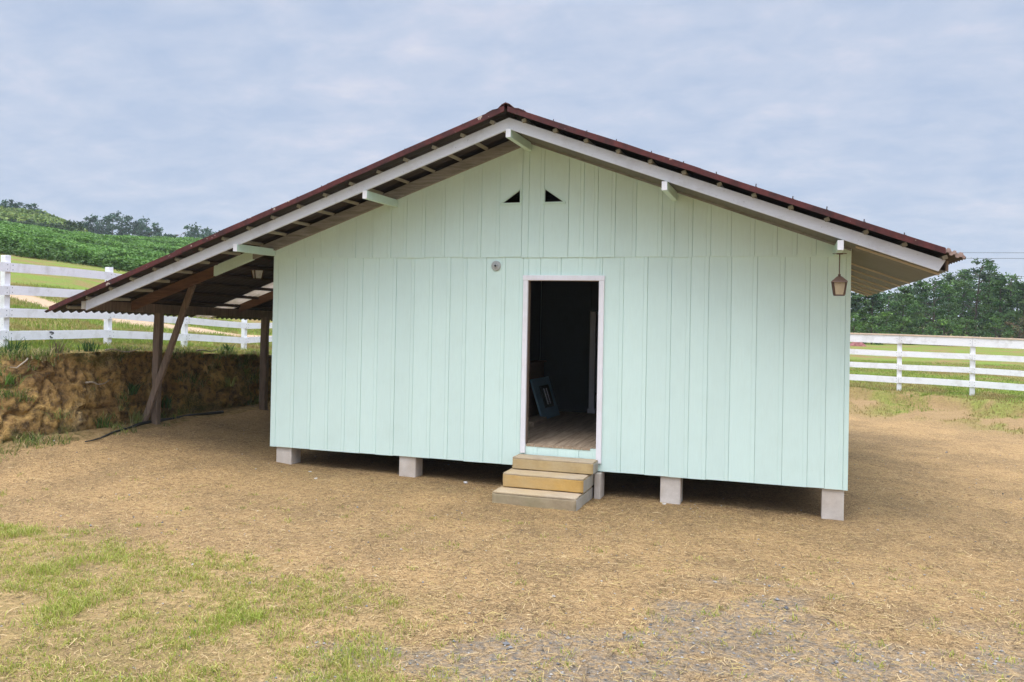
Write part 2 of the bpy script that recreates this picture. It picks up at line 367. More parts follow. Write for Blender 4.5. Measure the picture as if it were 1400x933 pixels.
# ------------------------------------------------------------------ ground sheet
def lines(a, b, step, lim, g=1.16):
    core = list(np.arange(a, b + 1e-6, step)); lo = [a]; s = step
    while lo[-1] > -lim: s *= g; lo.append(lo[-1] - s)
    hi = [core[-1]]; s = step
    while hi[-1] < lim: s *= g; hi.append(hi[-1] + s)
    return np.array(lo[:0:-1] + core + hi[1:])
gx = lines(-8, 14, .11, 1500, 1.06); gy = lines(-9, 16, .11, 1500, 1.06)
GX, GY = np.meshgrid(gx, gy); GZ = ground_z(GX, GY)
PATH = [(-16, 8.2), (-13.2, 7.0), (-11.3, 6.0), (-9.6, 5.6), (-9.1, 6.6), (-9.0, 8.6), (-8.6, 10.0), (-8.2, 11.2), (-7.5, 14)]
def path_w(X, Y):
    best = np.full(X.shape, 1e9)
    for (x0, y0), (x1, y1) in zip(PATH[:-1], PATH[1:]):
        ex, ey = x1 - x0, y1 - y0; tt = np.clip(((X - x0) * ex + (Y - y0) * ey) / (ex * ex + ey * ey), 0, 1)
        best = np.minimum(best, np.hypot(X - x0 - tt * ex, Y - y0 - tt * ey))
    return sstep(.62, .30, best + .5 * (fbm(X * 1.4, Y * 1.4, 12, 3) - .5))
rd = right_dist(GX, GY); lm = sstep(-.30, -.45, GX - bank_x(GY)) * (rd < 4)
def depth_of(X, Y): return (X - CAM[0]) * CF[0] + (Y - CAM[1]) * CF[1]
def px_of(X, Y):
    return 700 + F * ((X - CAM[0]) * CR[0] + (Y - CAM[1]) * CR[1]) / np.maximum(depth_of(X, Y), 1)
def crop_w(X, Y):   # the leafy field covering the hillside
    d = depth_of(X, Y); u = px_of(X, Y)
    return (d < 90) * sstep(37, 41, d + 3 * (fbm(X * .15, Y * .15, 61, 3) - .5) - np.clip(u, -400, 400) * .03) * (u < 800)
crop = crop_w(GX, GY); pw = path_w(GX, GY)
turf = np.clip(np.maximum(lm, sstep(2.0, 3.0, rd + .8 * (fbm(GX, GY, 91, 3) - .5))), 0, 1) * (1 - pw)
green_slope = sstep(.2, 1.2, rd) * sstep(.37, .52, fbm(GX * 1.6, GY * 1.6, 55, 4)) * sstep(7.5, 9.5, GX)
turf = np.maximum(turf, green_slope * .8)
clay = sstep(-.2, .8, rd) * (1 - turf)
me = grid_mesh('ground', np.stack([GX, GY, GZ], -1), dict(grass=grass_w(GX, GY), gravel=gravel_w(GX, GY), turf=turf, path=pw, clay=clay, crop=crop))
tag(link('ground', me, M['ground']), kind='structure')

# ------------------------------------------------------------------ cut earth bank on the left
by = np.concatenate([np.arange(-5, -2.4, .06), np.arange(-2.4, 7, .026), np.arange(7, 12, .08)])
bt = np.concatenate([np.linspace(-.35, 0, 12, endpoint=False), np.linspace(0, 1, 56, endpoint=False), np.linspace(1, 1.45, 14)])
BY, BT = np.meshgrid(by, bt, indexing='ij')
bx = bank_x(BY); zb = yard(bx + .2, BY); zt = upland(bx - .55, BY) + .015
slope = .25 + .5 * sstep(-.3, -2.2, BY)                  # the face leans back towards the camera end
tf_ = np.clip(BT, 0, 1); toe = np.clip(-BT, 0, 1); top = np.clip(BT - 1, 0, 1)
X = bx + .22 + toe * 1.6 - slope * (tf_ ** 1.15) - top * 1.35
Z = zb + (zt - zb) * (tf_ ** (.9)) + top * .01
q_ = toe / .35; Z = np.where(BT < 0, ground_z(X, BY) * q_ + zb * (1 - q_) + .02 * (1 - q_) - .05 * q_ ** 3, Z)
lip = np.exp(-((BT - 1) / .08) ** 2) * (.10 * sstep(-.8, .3, BY))
face = sstep(-.25, .1, BT) * sstep(1.12, .97, BT)
dsp = np.zeros_like(X); flat_i = np.ndindex(X.shape)
for i, j in flat_i:
    if face[i, j] > .01:
        p = Vector((BY[i, j] * 1.25, Z[i, j] * .8, 0))
        a = mnoise.hetero_terrain(p * 1.6, 1.0, 2.1, 5, .6); b = mnoise.noise(p * 7); c = mnoise.noise(p * 19); e = abs(mnoise.noise(p * 3.1 + Vector((5, 5, 5))))
        dsp[i, j] = face[i, j] * ((a - .5) * .07 + b * .028 + c * .026 + mnoise.noise(p * 43) * .012 - .09 * max(0, .12 - e) / .12)
X = X + dsp + lip; Z = Z + dsp * .15
green = sstep(.55, .75, fbm(BY * 1.4, Z * 1.6, 14, 4) + .35 * sstep(.8, 1.05, BT) + .25 * sstep(.15, -.1, BT)) ; green = np.maximum(green, sstep(1.02, 1.1, BT))
me = grid_mesh('earth_bank', np.stack([X, BY, Z], -1), dict(green=green, toe=sstep(.06, -.12, BT + .25 * (fbm(BY * 2, BT * 6, 4, 3) - .5))))
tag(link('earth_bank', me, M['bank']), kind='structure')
BANK = (X, BY, Z, BT)
# ------------------------------------------------------------------ the house
W, RX, S = 7.609, 3.762, .362
def fz(x): return 4.247 - S * abs(x - RX)          # top edge of the barge boards
def under(x): return fz(x) - .135                  # underside of rafters
def gz(x, y): return float(ground_z(np.array([x]), np.array([y]))[0])
house = empty('wooden_house', (3.8, 4.0, -.3), 'mint green wooden house with maroon gable roof and open doorway, raised on concrete piers', 'house')
YF, YB = -.885, 8.5
DX0, DX1, DZ0, DZ1 = 3.772, 4.698, .270, 2.364
def board(mb, xl, xr, z0, z1f, y0, holes=None):
    g = .0011; xl += g; xr -= g; o = random.uniform(-.0025, .0025); y = y0 + o
    sec = [(xl, y + .004), (xl + .004, y)]
    if xr - xl > .12: sec += [(xr - .050, y), (xr - .046, y + .0035), (xr - .041, y + .001)]
    sec += [(xr - .004, y), (xr, y + .004), (xr, y0 + .024), (xl, y0 + .024)]
    n = len(sec)
    vs = [(a, b, z0(a) if callable(z0) else z0) for a, b in sec] + [(a, b, z1f(a) if callable(z1f) else z1f) for a, b in sec]
    mb.add(vs, [tuple(range(n - 1, -1, -1)), tuple(range(n, 2 * n))] + [(i, (i + 1) % n, (i + 1) % n + n, i + n) for i in range(n)])
lowj = [0, .085, .37, .64, .916, 1.177, 1.412, 1.654, 1.916, 2.184, 2.449, 2.70, 2.93, 3.20, 3.46, 3.70, 3.93, 4.20, 4.47, 4.73, 5.0, 5.296, 5.585, 5.815, 6.027, 6.289, 6.584, 6.891, 7.168, 7.358, 7.554, W]
mb = MB()
for a, b in zip(lowj[:-1], lowj[1:]):
    zb_ = random.uniform(-.004, .004)
    if b <= DX0 or a >= DX1: board(mb, a, b, zb_, 2.68, 0)
    else:
        if a < DX0: board(mb, a, DX0, zb_, 2.68, 0)
        if b > DX1: board(mb, DX1, b, zb_, 2.68, 0)
        a2, b2 = max(a, DX0), min(b, DX1)
        if b2 - a2 > .02:
            board(mb, a2, b2, zb_, DZ0 + random.uniform(-.006, .004), .004); board(mb, a2, b2, DZ1, 2.68, 0)
mb.build('wall_siding', M['mint'], house)
upj = [.02, .27, .52, .77, 1.03, 1.30, 1.56, 1.83, 2.06, 2.33, 2.61, 2.87, 3.12, 3.371, 3.673, 3.965, 4.286, 4.484, 4.662, 4.883, 5.146, 5.459, 5.609, 5.827, 6.042, 6.279, 6.547, 6.80, 7.02, 7.23, 7.45, W]
mb = MB()
TZ0, TZ1 = 3.358, 3.521
ztop = lambda x: under(x) + .03
for a, b in zip(upj[:-1], upj[1:]):
    zb_ = 2.658 + random.uniform(-.006, .006)
    if abs(a - 3.371) < .01 or abs(a - 3.965) < .01:     # boards cut by the two triangular vents
        L = abs(a - 3.371) < .01
        p0, p1 = (3.408, 3.643) if L else (3.974, 4.214)
        g = .0022; y0, y1 = -.014, .010
        mb.prism([(a + g, zb_), (b - g, zb_), (b - g, TZ0), (a + g, TZ0)], y0, y1)
        mb.prism([(a + g, TZ1), (b - g, TZ1), (b - g, ztop(b)), (a + g, ztop(a))], y0, y1)
        if L:
            mb.prism([(a + g, TZ0), (p0, TZ0), (p1, TZ1), (a + g, TZ1)], y0, y1); mb.prism([(p1, TZ0), (b - g, TZ0), (b - g, TZ1), (p1, TZ1)], y0, y1)
        else:
            mb.prism([(p1, TZ0), (b - g, TZ0), (b - g, TZ1), (p0, TZ1)], y0, y1); mb.prism([(a + g, TZ0), (p0, TZ0), (p0, TZ1), (a + g, TZ1)], y0, y1)
    else:
        if a < RX < b: board(mb, a, RX, zb_, ztop, -.014); board(mb, RX, b, zb_, ztop, -.014)
        else: board(mb, a, b, zb_, ztop, -.014)
mb.build('gable_siding', M['mint'], house)
for L in (True, False):
    p0, p1 = (3.408, 3.643) if L else (3.974, 4.214)
    mb = MB(); sg = 1 if L else -1
    a, b = (p0, p1) if L else (p1, p0)                 # a: sharp tip, b: upright side
    mb.prism([(a - sg * .03, TZ0), (b + sg * .018, TZ0), (b + sg * .018, TZ0 - .028), (a - sg * .03, TZ0 - .028)], -.030, -.0165)
    mb.prism([(b, TZ0), (b + sg * .018, TZ0), (b + sg * .018, TZ1 + .02), (b, TZ1)], -.024, -.016)
    mb.prism([(a - sg * .03, TZ0), (a, TZ0), (b, TZ1), (b, TZ1 + .02)], -.022, -.016)
    mb.build('vent', M['mint_soffit'], house)
# backing sheet so that no light comes through the joints, side and rear walls, floor, ceiling
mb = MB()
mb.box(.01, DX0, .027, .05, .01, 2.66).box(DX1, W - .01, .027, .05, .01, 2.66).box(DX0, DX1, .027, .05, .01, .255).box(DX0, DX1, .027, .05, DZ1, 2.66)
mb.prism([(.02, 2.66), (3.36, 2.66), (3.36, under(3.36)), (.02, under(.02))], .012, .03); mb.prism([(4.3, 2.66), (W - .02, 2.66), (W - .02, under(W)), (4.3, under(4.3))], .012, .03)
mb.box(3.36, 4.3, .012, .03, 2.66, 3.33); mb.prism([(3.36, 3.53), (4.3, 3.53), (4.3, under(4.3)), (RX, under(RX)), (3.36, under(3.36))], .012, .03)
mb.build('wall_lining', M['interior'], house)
for xa in (.004, W - .024):
    mb = MB(); y_ = .052
    while y_ < 7.58:
        y2 = min(7.6, y_ + random.uniform(.21, .28)); o_ = random.uniform(-.003, .003); mb.box(xa + o_, xa + .02 + o_, y_ + .0015, y2 - .0015, random.uniform(-.005, .004), under(0) if xa < 1 else under(W)); y_ = y2
    mb.box(xa + .004, xa + .016, .052, 7.57, .02, under(W) - .01); mb.build('side_wall', M['mint'], house)
MB().prism([(.026, 0), (W - .026, 0), (W - .026, under(W)), (RX, under(RX)), (.026, under(0))], 7.575, 7.6).build('rear_wall', M['mint'], house)
mb = MB(); x = .03
while x < W - .05:
    x2 = min(x + random.uniform(.10, .13), W - .03); mb.box(x, x2 - .004, .052 if not (DX0 < x and x2 < DX1) else -.002, 7.57, .250, .280 + random.uniform(-.003, .003)); x = x2
mb.build('floor', M['floor'], house)
MB().box(.03, W - .03, .3, 7.5, .05, .24).build('floor_frame', M['brownwood'], house)
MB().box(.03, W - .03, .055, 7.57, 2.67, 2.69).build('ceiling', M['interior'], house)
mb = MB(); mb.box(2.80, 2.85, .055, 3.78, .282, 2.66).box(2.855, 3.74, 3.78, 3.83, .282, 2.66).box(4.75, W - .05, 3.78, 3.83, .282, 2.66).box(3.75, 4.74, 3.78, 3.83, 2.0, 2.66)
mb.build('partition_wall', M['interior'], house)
MB().box(3.742, 3.835, 3.70, 3.775, .30, 2.0).box(3.725, 3.85, 3.69, 3.774, .282, .36).build('inner_door_jamb', M['white'], house, bevel=.004)
# door trim
mb = MB()
mb.box(3.710, 3.775, -.030, .006, .165, 2.362).box(4.695, 4.761, -.030, .006, .10, 2.362).box(3.706, 4.765, -.032, .006, 2.364, 2.428)
mb.build('door_frame', M['white'], house, bevel=.004)
MB().box(3.770, 3.778, .006, .09, .262, 2.36).box(4.692, 4.700, .006, .09, .262, 2.36).box(3.772, 4.698, .006, .09, 2.358, 2.366).build('door_lining', M['brownwood'], house)
# barge boards, wall rafters, rafters in the car port, purlins
def slopebar(x0, x1, y0, y1, top, h, mb=None):      # timber lying in the roof slope, cut plumb
    mb = mb or MB()
    return mb.prism([(x0, fz(x0) + top), (x1, fz(x1) + top), (x1, fz(x1) + top - h), (x0, fz(x0) + top - h)], y0, y1)
slopebar(-2.45, RX - .001, YF, YF + .03, 0, .135).build('fascia_board', M['fascia'], house, bevel=.003)
MB().prism([(RX + .001, fz(RX)), (8.44, fz(8.44)), (8.375, fz(8.375) - .135), (RX + .001, fz(RX) - .135)], YF, YF + .03).build('fascia_board', M['fascia'], house, bevel=.003)
slopebar(-.30, RX - .001, -.07, -.018, -.001, .138).build('rafter', M['greybeam'], house)
slopebar(RX + .001, W - .01, -.07, -.018, -.001, .138).build('rafter', M['greybeam'], house)
slopebar(-.95, -.303, -.07, -.018, -.001, .145).build('rafter', M['mint_soffit'], house)
slopebar(-2.40, -.953, -.065, -.020, -.001, .145).build('rafter', M['brownrafter'], house)
for yy in (2.55, 5.2, 7.6): slopebar(-2.40, -.03, yy, yy + .05, -.001 - .002 * yy, .14).build('rafter', M['brownrafter'], house)
def sag(x, y): return -.028 * max(y, 0) * min(max(-x / 3.1, 0), 1)
for i in range(19):
    x = RX - .20 - i * .372
    if x < -3.02: break
    mb = MB(); d = random.uniform(-.006, .006); x += d; y0 = YF - random.uniform(.015, .045)
    a = Vector((x, y0, fz(x) + .022)); c_ = Vector((x, -.055 - .2 * (x < -.9) * random.random(), fz(x) + .022)); b = Vector((x, YB - .1, fz(x) + .022 + sag(x, YB)))
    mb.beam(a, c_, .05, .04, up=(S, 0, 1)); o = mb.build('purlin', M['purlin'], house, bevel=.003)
    MB().beam(c_ + Vector((0, .002, 0)), b, .05, .04, up=(S, 0, 1)).build('bare_tail', M['darkwood'], o)  # purlin continues behind the wall rafter in a darker brown timber colour
for i in range(14):
    x = RX + .20 + i * .372
    if x > 8.56: break
    x += random.uniform(-.006, .006); y0 = YF - random.uniform(.015, .045)
    MB().beam((x, y0, fz(x) + .022), (x, YB - .1, fz(x) + .022), .05, .04, up=(-S, 0, 1)).build('purlin', M['purlin'], house, bevel=.003)
# closed soffit on the right-hand slope: boards running down the slope with raised pale battens
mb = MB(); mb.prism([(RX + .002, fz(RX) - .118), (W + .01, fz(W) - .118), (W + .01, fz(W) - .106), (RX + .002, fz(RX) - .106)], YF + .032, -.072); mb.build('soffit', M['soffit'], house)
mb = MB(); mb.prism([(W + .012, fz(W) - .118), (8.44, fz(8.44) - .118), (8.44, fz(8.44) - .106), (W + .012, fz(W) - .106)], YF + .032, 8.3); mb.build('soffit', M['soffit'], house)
for yy in (-.58, 1.74, 2.75, 3.95, 5.05, 6.15, 7.15, 8.0):
    slopebar(W + .005, 8.43, yy, yy + .032, -.119, .02).build('soffit_batten', M['batten'], house)
MB().box(8.445, 8.47, YF + .032, 8.3, fz(8.45) - .10, fz(8.45) + .0).build('eave_board', M['brownwood'], house)
# outrigger beams under the barge boards
for x, zb_ in ((3.762, 4.012), (1.892, 3.333), (.008, 2.683), (5.605, 3.337), (7.445, 2.662)):
    h = max(.10, under(x) - zb_ - .004 - (.008 if abs(x - RX) > .1 else 0))
    o = MB().box(x - .031, x + .031, YF - .012, -.020, zb_, zb_ + h).build('support_beam', M['mint_soffit'], house, bevel=.003)
    MB().box(x - .030, x + .030, YF - .0155, YF - .0125, zb_ + .001, zb_ + h - .001).build('beam_end', M['white'], o)
# roof sheets, corrugated along the ridge direction
def sheet(name, xa, xb, ya, yb, off, m, parent=house, thick=.007):
    ys = np.arange(ya, yb + 1e-6, .01825); xs = np.linspace(xa, xb, 14)
    XX, YY = np.meshgrid(xs, ys)
    ZZ = 4.247 - S * np.abs(XX - RX) + off + .021 * np.cos(2 * np.pi * YY / .146) + (fbm(XX * .8, YY * .5, 23, 2) - .5) * .014
    ZZ += np.where(XX < 0, -.028 * np.maximum(YY, 0) * np.clip(-XX / 3.1, 0, 1), 0)
    XX = XX + np.where(np.isclose(XX, min(xa, xb) if xa + xb < 2 * RX else max(xa, xb)), (fbm(YY * 1.2, YY * 0, 3, 2) - .5) * .05, 0)
    o = link(name, grid_mesh(name, np.stack([XX, YY, ZZ], -1)), m, parent)
    sm = o.modifiers.new('thickness', 'SOLIDIFY'); sm.thickness = thick; sm.offset = 0
    return o
YS = -.985
low = []
low.append(sheet('roof_sheet', -3.09, -.72, YS, 2.15, .078, M['roof'])); low.append(sheet('roof_sheet', -3.09, -.72, 2.67, YB, .078, M['roof']))
sheet('skylight_sheet', -3.07, -.72, 2.12, 2.70, .070, M['skylight'], thick=.003)
low.append(sheet('roof_sheet', -.90, 1.58, YS, YB, .086, M['roof'])); low.append(sheet('roof_sheet', 1.40, RX - .01, YS, YB, .094, M['roof']))
rr = [sheet('roof_sheet', RX + .01, 6.05, YS, YB, .094, M['roof']), sheet('roof_sheet', 5.88, 8.60, YS, YB, .086, M['roof'])]
# verge strips seen edge-on along the gable
def verge(x0, x1, off=0, dy=0):
    mb = MB(); n = max(2, int(abs(x1 - x0) / .25)); pts = np.linspace(x0, x1, n + 1)
    t = [fz(x) + .104 + off + random.uniform(-.004, .004) for x in pts]; b = [fz(x) + .040 + off + random.uniform(-.006, .004) for x in pts]
    for i in range(n):
        mb.prism([(pts[i], b[i]), (pts[i + 1], b[i + 1]), (pts[i + 1], t[i + 1]), (pts[i], t[i])], YS - .022 - dy, YS - .004 - dy)
        mb.prism([(pts[i], t[i]), (pts[i + 1], t[i + 1]), (pts[i + 1], t[i + 1] - .008), (pts[i], t[i] - .008)], YS - .0035 - dy, YS + .10)
    return mb.build('verge_strip', M['verge'], house)
verge(-2.98, -.75); verge(-.85, 1.5, .006, .004); verge(1.42, RX - .02, .012, .008); verge(RX + .02, 6.02, .012, .004); verge(5.93, 8.42, .006)
# ragged broken corner at the right-hand eave
mb = MB()
for i in range(9):
    x = 8.36 + .028 * i; mb.tube([(x, YS - .01, fz(x) + .085 + random.uniform(-.012, .012)), (x + random.uniform(.02, .04), YS + .12, fz(x) + .08)], [random.uniform(.014, .026), .02], 6)
mb.build('broken_edge', flat('bleached_fibre_edge', (.36, .25, .21), .9), house)
# ridge capping: overlapping rolled pieces
yy = YS - .03; k = 0
while yy < YB:
    mb = MB(); y1 = yy + .95; o = .010 * (k % 2)
    prof = [(-.24, -.088), (-.16, -.052), (-.10, -.044), (-.05, .004), (0, .026), (.05, .004), (.10, -.044), (.16, -.052), (.24, -.088)]
    up_ = [(RX + a, 4.247 + .125 + b + o) for a, b in prof]; dn = [(a, b - .012) for a, b in up_]
    for i in range(len(prof) - 1): mb.prism([up_[i], up_[i + 1], dn[i + 1], dn[i]], yy, y1)
    mb.build('ridge_cap', M['ridge'], house); yy += .86; k += 1
# hook bolts that stick out through the sheets above each purlin
for lst, sgn in ((1, -1), (2, 1)):
    for i in range(19 if sgn < 0 else 13):
        x = RX + sgn * (.20 + i * .372) + random.uniform(-.02, .02)
        if x < -2.9 or x > 8.4: continue
        z = fz(x) + .10
        mb = MB(); mb.tube([(x, YS + .035, z - .02), (x + random.uniform(-.008, .008), YS + .035, z + random.uniform(.035, .05))], .006, 6); mb.tube([(x, YS + .035, z + .004), (x, YS + .035, z + .014)], .018, 8)
        mb.build('roof_bolt', M['bolt'], house)
# piers
for (x0, x1) in ((.091, .335), (1.993, 2.238), (3.64, 3.84), (5.485, 5.731), (7.333, 7.572)):
    for yy in (.03, 2.6, 5.1, 7.3):
        if yy > .1 and x0 == 3.64: continue
        z = min(gz(x0, yy), gz(x1, yy)); b = .018 if x0 in (1.993, 5.485) else .006
        MB().box(x0, x1, yy, yy + .245, z - .06, .018 if yy < .1 else .05).build('pier', M['pier'], house, bevel=b)
# car port posts, brace and eave beam
def rough_post(name, a, b, w, h, m, parent):
    a = Vector(a); b = Vector(b); mb = MB(); n = 8; d = (b - a).normalized(); sx = d.cross(Vector((0, 1, 0))).normalized(); sy = sx.cross(d).normalized()
    for i in range(n + 1):
        p = a.lerp(b, i / n) + sx * random.uniform(-.006, .006) + sy * random.uniform(-.006, .006)
        ww = w * random.uniform(.94, 1.05); hh = h * random.uniform(.94, 1.05)
        for u, v in ((-.5, -.42), (-.42, -.5), (.42, -.5), (.5, -.42), (.5, .42), (.42, .5), (-.42, .5), (-.5, .42)): mb.v.append(tuple(p + sx * u * ww + sy * v * hh))
    for i in range(n):
        for k in range(8): mb.f.append((i * 8 + k, i * 8 + (k + 1) % 8, i * 8 + 8 + (k + 1) % 8, i * 8 + 8 + k))
    mb.f.append(tuple(range(7, -1, -1))); mb.f.append(tuple(range(n * 8, n * 8 + 8)))
    return mb.build(name, m, parent)
rough_post('post', (-2.62, .76, gz(-2.62, .76) - .10), (-2.60, .76, 1.865), .118, .105, M['brownwood'], house)
rough_post('post', (-2.46, 3.45, gz(-2.46, 3.45) - .08), (-2.46, 3.45, 1.79), .13, .11, M['brownwood'], house)
rough_post('post', (-2.46, 6.15, gz(-2.46, 6.1) - .08), (-2.46, 6.15, 1.72), .13, .11, M['brownwood'], house)
rough_post('brace', (-2.745, .62, gz(-2.74, .62) - .02), (-1.82, .62, 2.37), .095, .06, M['brownwood'], house)
MB().beam((-2.56, -.80, 1.985 - .04), (-2.46, 8.2, 1.71), .07, .14).build('eave_beam', M['brownwood'], house)
MB().box(-2.60, -2.53, -.812, -.803, 1.885, 1.995).build('beam_end', M['white'], house)

# ------------------------------------------------------------------ steps
st = empty('concrete_steps', (4.2, -.45, -.3), 'three worn concrete steps, two of them ochre, below the doorway', 'steps')
for (x0, x1, ya, z0, z1, mf, lab) in ((3.644, 4.664, -.90, -.42, -.168, 'step_low', 'grey mossy bottom step'), (3.672, 4.676, -.60, -.166, .002, 'step_mid', 'orange ochre middle step'), (3.694, 4.722, -.30, .004, .150, 'step_ochre', None)):
    def skewbox(x0, x1, y0, y1, z0, z1):
        bm = bmesh.new()                            # worn, slightly uneven block
        bmesh.ops.create_cube(bm, size=1)
        bmesh.ops.subdivide_edges(bm, edges=bm.edges[:], cuts=17, use_grid_fill=True)
        for v in bm.verts:
            ex = sum(abs(abs(c) - .5) < 1e-4 for c in v.co)
            p = Vector((x0 + (v.co.x + .5) * (x1 - x0), y0 + (v.co.y + .5) * (y1 - y0), z0 + (v.co.z + .5) * (z1 - z0)))
            c = Vector(((x0 + x1) / 2, (y0 + y1) / 2, (z0 + z1) / 2)); q = (c - p); q = Vector([math.copysign(1, a) if abs(abs(b) - .5) < 1e-4 else 0 for a, b in zip(q, v.co)])
            k = .0025 * mnoise.noise(p * 9) + .002 * mnoise.noise(p * 31) + .002 + (.004 + .012 * max(0, mnoise.noise(p * 6.5)) if ex > 1 else 0)
            v.co = p + q * k
        me = bpy.data.meshes.new('step'); bm.to_mesh(me); bm.free(); me.polygons.foreach_set('use_smooth', [True] * len(me.polygons))
        return me
    o = link('step', skewbox(x0, x1, ya, -.016, z0, z1 - .012), M[mf], st)
    tag(o, lab) if lab else None
    link('tread', skewbox(x0 + .001, x1 - .001, ya - .0005, -.017, z1 - .016, z1), M['step_top'], o)

    MB().box(x1 - .001, x1 + .004, ya + .02, -.02, max(z0 + .006, -.36), z1 - .020).build('side_face', M['step_side'], o, bevel=.002)
MB().box(4.69, 4.772, -.08, .16, -.42, -.012).build('side_block', M['pier'], st, bevel=.012)

# ------------------------------------------------------------------ lamps
def lantern(name, x, y, ztop, rod, metal, glass, label, rz=0, s=1.0, sw=1.0):
    L = empty(name, (x, y, ztop), label, 'lantern', rz=0)
    mb = MB(); mb.tube([(0, 0, 0), (0, 0, -rod)], .006, 6).tube([(0, 0, 0), (0, 0, -.012)], .035, 12)
    mb.tube([(-.07, .0, -.006), (.07, 0, -.004)], .004, 6)
    mb.build('rod', metal, L, loc=(0, 0, 0))
    zt = -rod
    c, sn = math.cos(rz), math.sin(rz)
    def R(vs): return [(a * c - b * sn, a * sn + b * c, z) for a, b, z in vs]
    def frus(mb, h0, z0, h1, z1):
        h0 *= sw; h1 *= sw
        vs = [(-h0, -h0, z0), (h0, -h0, z0), (h0, h0, z0), (-h0, h0, z0), (-h1, -h1, z1), (h1, -h1, z1), (h1, h1, z1), (-h1, h1, z1)]
        return mb.add(R(vs), [(3, 2, 1, 0), (4, 5, 6, 7), (0, 1, 5, 4), (1, 2, 6, 5), (2, 3, 7, 6), (3, 0, 4, 7)])
    mb = MB(); frus(mb, .095 * s, zt - .062 * s, .03 * s, zt - .012 * s); frus(mb, .1 * s, zt - .074 * s, .095 * s, zt - .062 * s); mb.tube([(0, 0, zt - .014), (0, 0, zt + .012)], .014, 8)
    mb.build('cap', metal, L, loc=(0, 0, 0))
    z0, z1, h0, h1 = zt - .205 * s, zt - .074 * s, .060 * s, .082 * s
    mb = MB(); frus(mb, h0 + .006, z0 - .012, h0 + .006, z0)
    for sx, sy in ((-1, -1), (1, -1), (1, 1), (-1, 1)):
        a, b = R([(sx * h0 * sw, sy * h0 * sw, z0), (sx * h1 * sw, sy * h1 * sw, z1)]); mb.beam(a, b, .014, .014)
    mb.build('cage', metal, L, loc=(0, 0, 0))
    for k in range(4):
        mb = MB(); q = k * math.pi / 2
        vs = []
        for (u, h, z) in ((-1, h0, z0), (1, h0, z0), (1, h1, z1), (-1, h1, z1)):
            for dn in (0, .004):
                a, b = u * (h * sw - .007), -(h * sw - .003 - dn); vs.append((a * math.cos(q) - b * math.sin(q), a * math.sin(q) + b * math.cos(q), z))
        mb.add(R(vs), [(0, 2, 4, 6), (7, 5, 3, 1), (0, 1, 3, 2), (2, 3, 5, 4), (4, 5, 7, 6), (6, 7, 1, 0)])
        mb.build('pane', glass, L, loc=(0, 0, 0))
    return L
lantern('hanging_lantern', 7.445, -.75, 2.640, .235, M['bronze'], M['amber'], 'bronze lantern with amber panes hanging on a rod at the right end of the facade', rz=.02, sw=.80)
lantern('hanging_lantern', -.957, 1.0, 2.665, .06, M['bronze'], M['milk'], 'small lantern with pale milky panes hanging under the car port roof', rz=.95, s=.95, sw=.9)
L = empty('wall_lamp', (3.333, 0, 2.548), 'small round grey lamp fitting on the wall above the left of the door', 'lamp')
def disc(prof, m, name, par):
    mb = MB(); n = 24
    for r, y in prof:
        for k in range(n): mb.v.append((r * math.cos(2 * math.pi * k / n), y, r * math.sin(2 * math.pi * k / n)))
    for i in range(len(prof) - 1):
        for k in range(n): mb.f.append((i * n + k, i * n + (k + 1) % n, (i + 1) * n + (k + 1) % n, (i + 1) * n + k))
    mb.f.append(tuple((len(prof) - 1) * n + k for k in range(n))); mb.f.append(tuple(range(n - 1, -1, -1)))
    return mb.build(name, m, par, smooth=False, loc=(0, 0, 0))
disc([(.064, -.001), (.064, -.012), (.058, -.018), (.030, -.022), (.026, -.030)], M['plastic'], 'base_plate', L)
disc([(.013, -.030), (.013, -.045), (.008, -.048)], M['black'], 'socket', L)

# ------------------------------------------------------------------ things just inside the doorway
c_ = empty('cabinet', (3.0, 2.8, .282), 'low dark brown wooden cabinet against the wall inside the doorway', 'cabinet')
MB().box(2.87, 3.02, 2.35, 3.45, .284, 1.13).build('carcass', M['boxwood'], c_, bevel=.006)
MB().box(2.858, 3.05, 2.30, 3.50, 1.132, 1.16).build('top', M['boxwood'], c_, bevel=.004)
pn = empty('blue_panel', (3.28, 2.75, .282), 'dusty blue panel with a small dark window leaning inside the doorway', 'panel')
mb = MB(); a, b = Vector((3.30, 2.36, .284)), Vector((3.36, 3.16, .284)); lean = Vector((-.22, .06, .62))
def quadslab(o, e, u, th, mb):
    n = e.cross(u).normalized() * th; vs = [o, o + e, o + e + u, o + u, o + n, o + e + n, o + e + u + n, o + u + n]
    return mb.add(vs, [(0, 3, 2, 1), (4, 5, 6, 7), (0, 1, 5, 4), (1, 2, 6, 5), (2, 3, 7, 6), (3, 0, 4, 7)])
e = b - a
quadslab(a, e, lean, .03, mb); mb.build('board', M['panelblue'], pn, bevel=.004)
nn = e.cross(lean).normalized()
mb = MB(); quadslab(a + e * .28 + lean * .25 + nn * .031, e * .5, lean * .55, .02, mb); mb.build('window', M['black'], pn, bevel=.008)
for k in (.42, .56):
    mb = MB(); quadslab(a + e * k + lean * .32 + nn * .052, e * .04, lean * .4, .008, mb); mb.build('reflection_strip', M['white'], pn)  # white strips painted in for the outdoors reflected in the window
MB().box(3.22, 3.42, 1.55, 2.25, .285, .36).build('block_tmp', M['floor'])
o = bpy.data.objects['block_tmp']; o.name = 'wood_block'; tag(o, 'pale wooden block lying on the floorboards in front of the blue panel', 'block')

